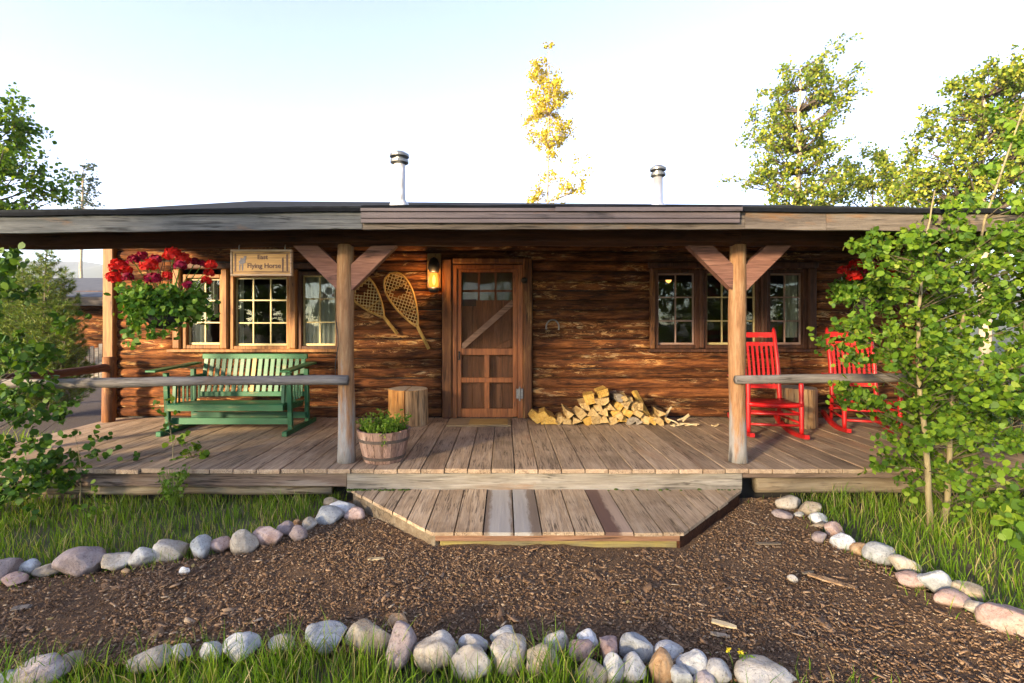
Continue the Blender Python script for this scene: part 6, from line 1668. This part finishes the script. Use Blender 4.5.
pine('small_pine', 'distant small pine showing above the far cabin roof', (fx(66, 17.5), 17.5, GZ), 3.4, .7, [(0, 0, 3.45)], rng, 40, None, .14)
pine('yellowish_pine', 'yellow green pine at the left edge under the eave', (fx(14, 12.4), 12.4, GZ), 3.2, 1.0, [(0, 0, 3.3), (.5, .2, 2.9), (-.6, 0, 3.0), (.95, .1, 2.3)], rng, 50, None, .12)
# tall aspen at the upper left
Yt = 8.6
tg = outline_targets(px_poly([(-70, 95), (-5, 82), (10, 86), (26, 98), (24, 115), (18, 135), (32, 155), (48, 165), (40, 180), (32, 192), (46, 205), (25, 225), (-90, 230)], Yt), 115, Yt, .7, rng)
xt = fx(-45, Yt)
grow('leafy_aspen', 'dark leafy aspen rising at the upper left corner', 'tree', (xt, Yt, GZ), [(xt, Yt, GZ - .1), (xt, Yt, 2.0), (xt + .1, Yt, 3.5), (xt + .2, Yt, 4.9)], .10, tg, .30, 84, .066, M['aspen_leaf'], M['dark_bark'], rng, ROUND)
# slim far tree at the left
Yt = 30
tg = outline_targets(px_poly([(74, 172), (82, 160), (90, 168), (96, 190), (98, 210), (70, 212), (68, 190)], Yt), 34, Yt, .6, rng); xt = fx(82, Yt)
grow('slim_tree', 'thin sparse distant tree left of the cabin roof', 'tree', (xt, Yt, GZ), [(xt, Yt, GZ - .1), (fx(81.5, Yt), Yt, 4.5), (fx(82.5, Yt), Yt, 9), (fx(82.5, Yt), Yt, fz(164, Yt))], .12, tg, .4, 20, .15, M['far_leaf'], M['tan_bark'], rng, HEX, start=.5)
# yellow tree behind the ridge
Yt = 24
stems = [(546, 48, 540), (566, 120, 563)]
pp = px_poly([(532, 70), (543, 50), (551, 46), (556, 60), (566, 72), (570, 92), (566, 110), (571, 130), (560, 145), (556, 160), (548, 150), (545, 140), (528, 128), (524, 112), (531, 96)], Yt)
tg = outline_targets(pp, 86, Yt, .5, rng) + outline_targets(px_poly([(532, 180), (545, 178), (545, 205), (530, 205)], Yt), 8, Yt, .3, rng) + outline_targets(px_poly([(561, 180), (580, 172), (590, 150), (592, 188), (570, 205), (558, 205)], Yt), 12, Yt, .3, rng) + outline_targets(px_poly([(528, 130), (560, 145), (556, 180), (532, 175)], Yt), 8, Yt, .3, rng)
xt = fx(547, Yt)
grow('slender_aspen', 'tall slender golden leaved aspen behind the middle of the roof', 'tree', (xt, Yt, GZ), [(xt, Yt, GZ - .1), (fx(546, Yt), Yt, 4), (fx(548, Yt), Yt, 8), (fx(549, Yt), Yt, fz(50, Yt))], .11, tg, .42, 75, .10, M['yellow_leaf'], M['tan_bark'], rng, HEX, start=.3, limb_r=.3)
# big aspen, centre right
Yt = 17
pp = px_poly([(738, 150), (748, 135), (762, 126), (755, 105), (766, 92), (772, 72), (790, 68), (800, 58), (815, 62), (832, 50), (838, 62), (848, 78), (860, 92), (852, 104), (838, 106), (826, 120), (834, 132), (828, 150), (845, 165), (838, 190), (850, 205), (760, 205), (765, 188), (742, 178), (732, 165)], Yt)
tg = outline_targets(pp, 190, Yt, .9, rng); xt = fx(797, Yt)
grow('tall_aspen', 'tall open crowned aspen behind the roof, right of the chimney pipes', 'tree', (xt, Yt, GZ), [(xt, Yt, GZ - .1), (fx(798, Yt), Yt, 4), (fx(799, Yt), Yt, 7), (fx(800, Yt), Yt, fz(70, Yt))], .17, tg, .40, 74, .095, M['tree_leaf'], M['tan_bark'], rng, HEX, start=.3, limb_bark=M['dark_bark'])
# lower tree beside it
Yt = 20
pp = px_poly([(822, 205), (832, 178), (850, 160), (868, 150), (885, 156), (905, 150), (915, 170), (925, 205)], Yt)
tg = outline_targets(pp, 70, Yt, .9, rng); xt = fx(872, Yt)
grow('low_aspen', 'lower green aspen between the two tall aspens behind the roof', 'tree', (xt, Yt, GZ), [(xt, Yt, GZ - .1), (xt, Yt, 3), (xt, Yt, fz(158, Yt))], .12, tg, .5, 80, .11, M['tree_leaf'], M['tan_bark'], rng, HEX, start=.3, limb_bark=M['dark_bark'])
# big aspen, right
Yt = 14
pp = px_poly([(900, 205), (903, 175), (915, 150), (932, 135), (940, 110), (950, 90), (965, 72), (985, 62), (1010, 60), (1060, 70), (1110, 130), (1110, 210)], Yt)
tg = outline_targets(pp, 285, Yt, 1.0, rng); xt = fx(985, Yt)
grow('tall_aspen', 'sunlit full crowned aspen at the upper right of the photo', 'tree', (xt, Yt, GZ), [(xt, Yt, GZ - .1), (fx(984, Yt), Yt, 3), (fx(982, Yt), Yt, 5.5), (fx(984, Yt), Yt, fz(75, Yt))], .16, tg, .38, 85, .09, M['tree_leaf'], M['tan_bark'], rng, HEX, start=.3, limb_bark=M['dark_bark'])

# ------------------------------------------------------------------ far cabin and palings at the left
far = thing('far_cabin', 'brown log cabin with a grey roof seen beyond the young pine at left', 'cabin', (-14.5, 14.2, GZ))
mb = MB()
for i in range(14):
    z = GZ + .1 + i * .175; n = 20
    log_seg(mb, -21, -9.4, z, .06, .093, i * 5 + 3, yc=14.26)
mb.box(-21, -9.4, 14.27, 17.5, GZ, GZ + 2.4)
obj('wall', mb, M['log'], far)
mb = MB(); mb.add([(-21.5, 13.5, 1.95), (-8.9, 13.5, 1.95), (-8.9, 16.6, 2.72), (-21.5, 16.6, 2.72), (-21.5, 19.2, 1.9), (-8.9, 19.2, 1.9)], [(0, 1, 2, 3), (3, 2, 5, 4)])
m_ = len(mb.v); mb.add([(x, y, z - .1) for x, y, z in mb.v[:m_]], [(3, 2, 1, 0), (4, 5, 2, 3)])
mb.f += [(0, 1, 7, 6), (1, 2, 8, 7), (2, 5, 11, 8), (0, 3, 9, 6), (3, 4, 10, 9), (4, 5, 11, 10)]
obj('roof', mb, plain('far_roof_shingle', (.085, .09, .10), .9, 0, .2, 4, .2, .2), far)
mb = MB(); mb.box(-21.5, -8.9, 13.44, 13.49, 1.70, 1.93); obj('fascia_board', mb, M['fascia_r'], far)
pf = thing('picket_fence', 'short grey paling fence below the far cabin wall', 'fence', (-11.4, 12.9, GZ))
mb = MB()
for i in range(16):
    x = -12.0 + i * .11; mb.box(x, x + .085, 12.9 + .01 * (i % 2), 12.925 + .01 * (i % 2), GZ, GZ + .95 + rnd.uniform(-.08, .08), j=.006)
obj('palings', mb, M['rail'], pf); mb = MB(); mb.box(-12.05, -10.2, 12.94, 12.98, GZ + .25, GZ + .32); mb.box(-12.05, -10.2, 12.94, 12.98, GZ + .7, GZ + .77); obj('fence_rail', mb, M['railbrown'], pf)
# unseen trees: some added to shade the yard, others mirrored in the window panes
def behind(px_, py_, h, r, n, label, rng):
    tg = []
    for _ in range(n):
        a = rng.uniform(0, 6.28); u = rng.uniform(.28, 1.0); q = r * (1.15 - u) ** .6 * math.sqrt(rng.uniform(0.05, 1)); tg.append(np.array([px_ + q * math.cos(a), py_ + q * math.sin(a), GZ + h * u]))
    grow('yard_aspen', label, 'tree', (px_, py_, GZ), [(px_, py_, GZ - .1), (px_ + .05, py_, h * .4), (px_, py_ + .05, h * .75), (px_, py_, GZ + h)], .12, tg, .42, 36, .12, M['aspen_leaf'], M['tan_bark'], rng, HEX, group='aspens in the yard behind the photographer', start=.2)
for (p_, q_, h, r, n) in ((-5.0, -13.5, 8.6, 1.15, 70), (-3.5, -14.5, 9.0, 1.3, 85), (-1.9, -13.5, 8.6, 1.3, 75), (-.5, -15, 6.4, 1.2, 50)):
    behind(.731 * p_ + .682 * q_, -.682 * p_ + .731 * q_, h, r, n, 'unseen leafy aspen added behind the camera to shade the path', rng)
for (x, y, h, r, n) in ((-6.7, -.6, 5.2, 1.25, 60),):  # added out of view to darken the left panes; also shades the door
    behind(x, y, h, r, n, 'unseen leafy aspen added behind the camera to darken the left panes and shade the door', rng)
for (x, y, h, r, n) in ((4.2, -7.5, 6.5, 1.6, 80), (7.6, -6.5, 6.0, 1.5, 70), (.4, -12, 5.5, 1.6, 60), (-3.2, -9.5, 5, 1.4, 50), (11.0, -7.6, 6.6, 1.7, 90)):
    behind(x, y, h, r, n, 'leafy aspen in the yard mirrored in the window panes', rng)


# air between here and the far hills
mb = MB(); mb.box(-1700, 1700, -800, 1700, GZ - 1.2, 150)
m = bpy.data.materials.new('haze_air'); m.use_nodes = True; nt = m.node_tree; nt.nodes.clear()
o_ = nt.nodes.new('ShaderNodeOutputMaterial'); vv = nt.nodes.new('ShaderNodeVolumePrincipled'); vv.inputs['Color'].default_value = (.86, .92, 1, 1); vv.inputs['Density'].default_value = .00045; vv.inputs['Anisotropy'].default_value = .2
nt.links.new(vv.outputs[0], o_.inputs['Volume']); tag(obj('haze', mb, m), kind='stuff')
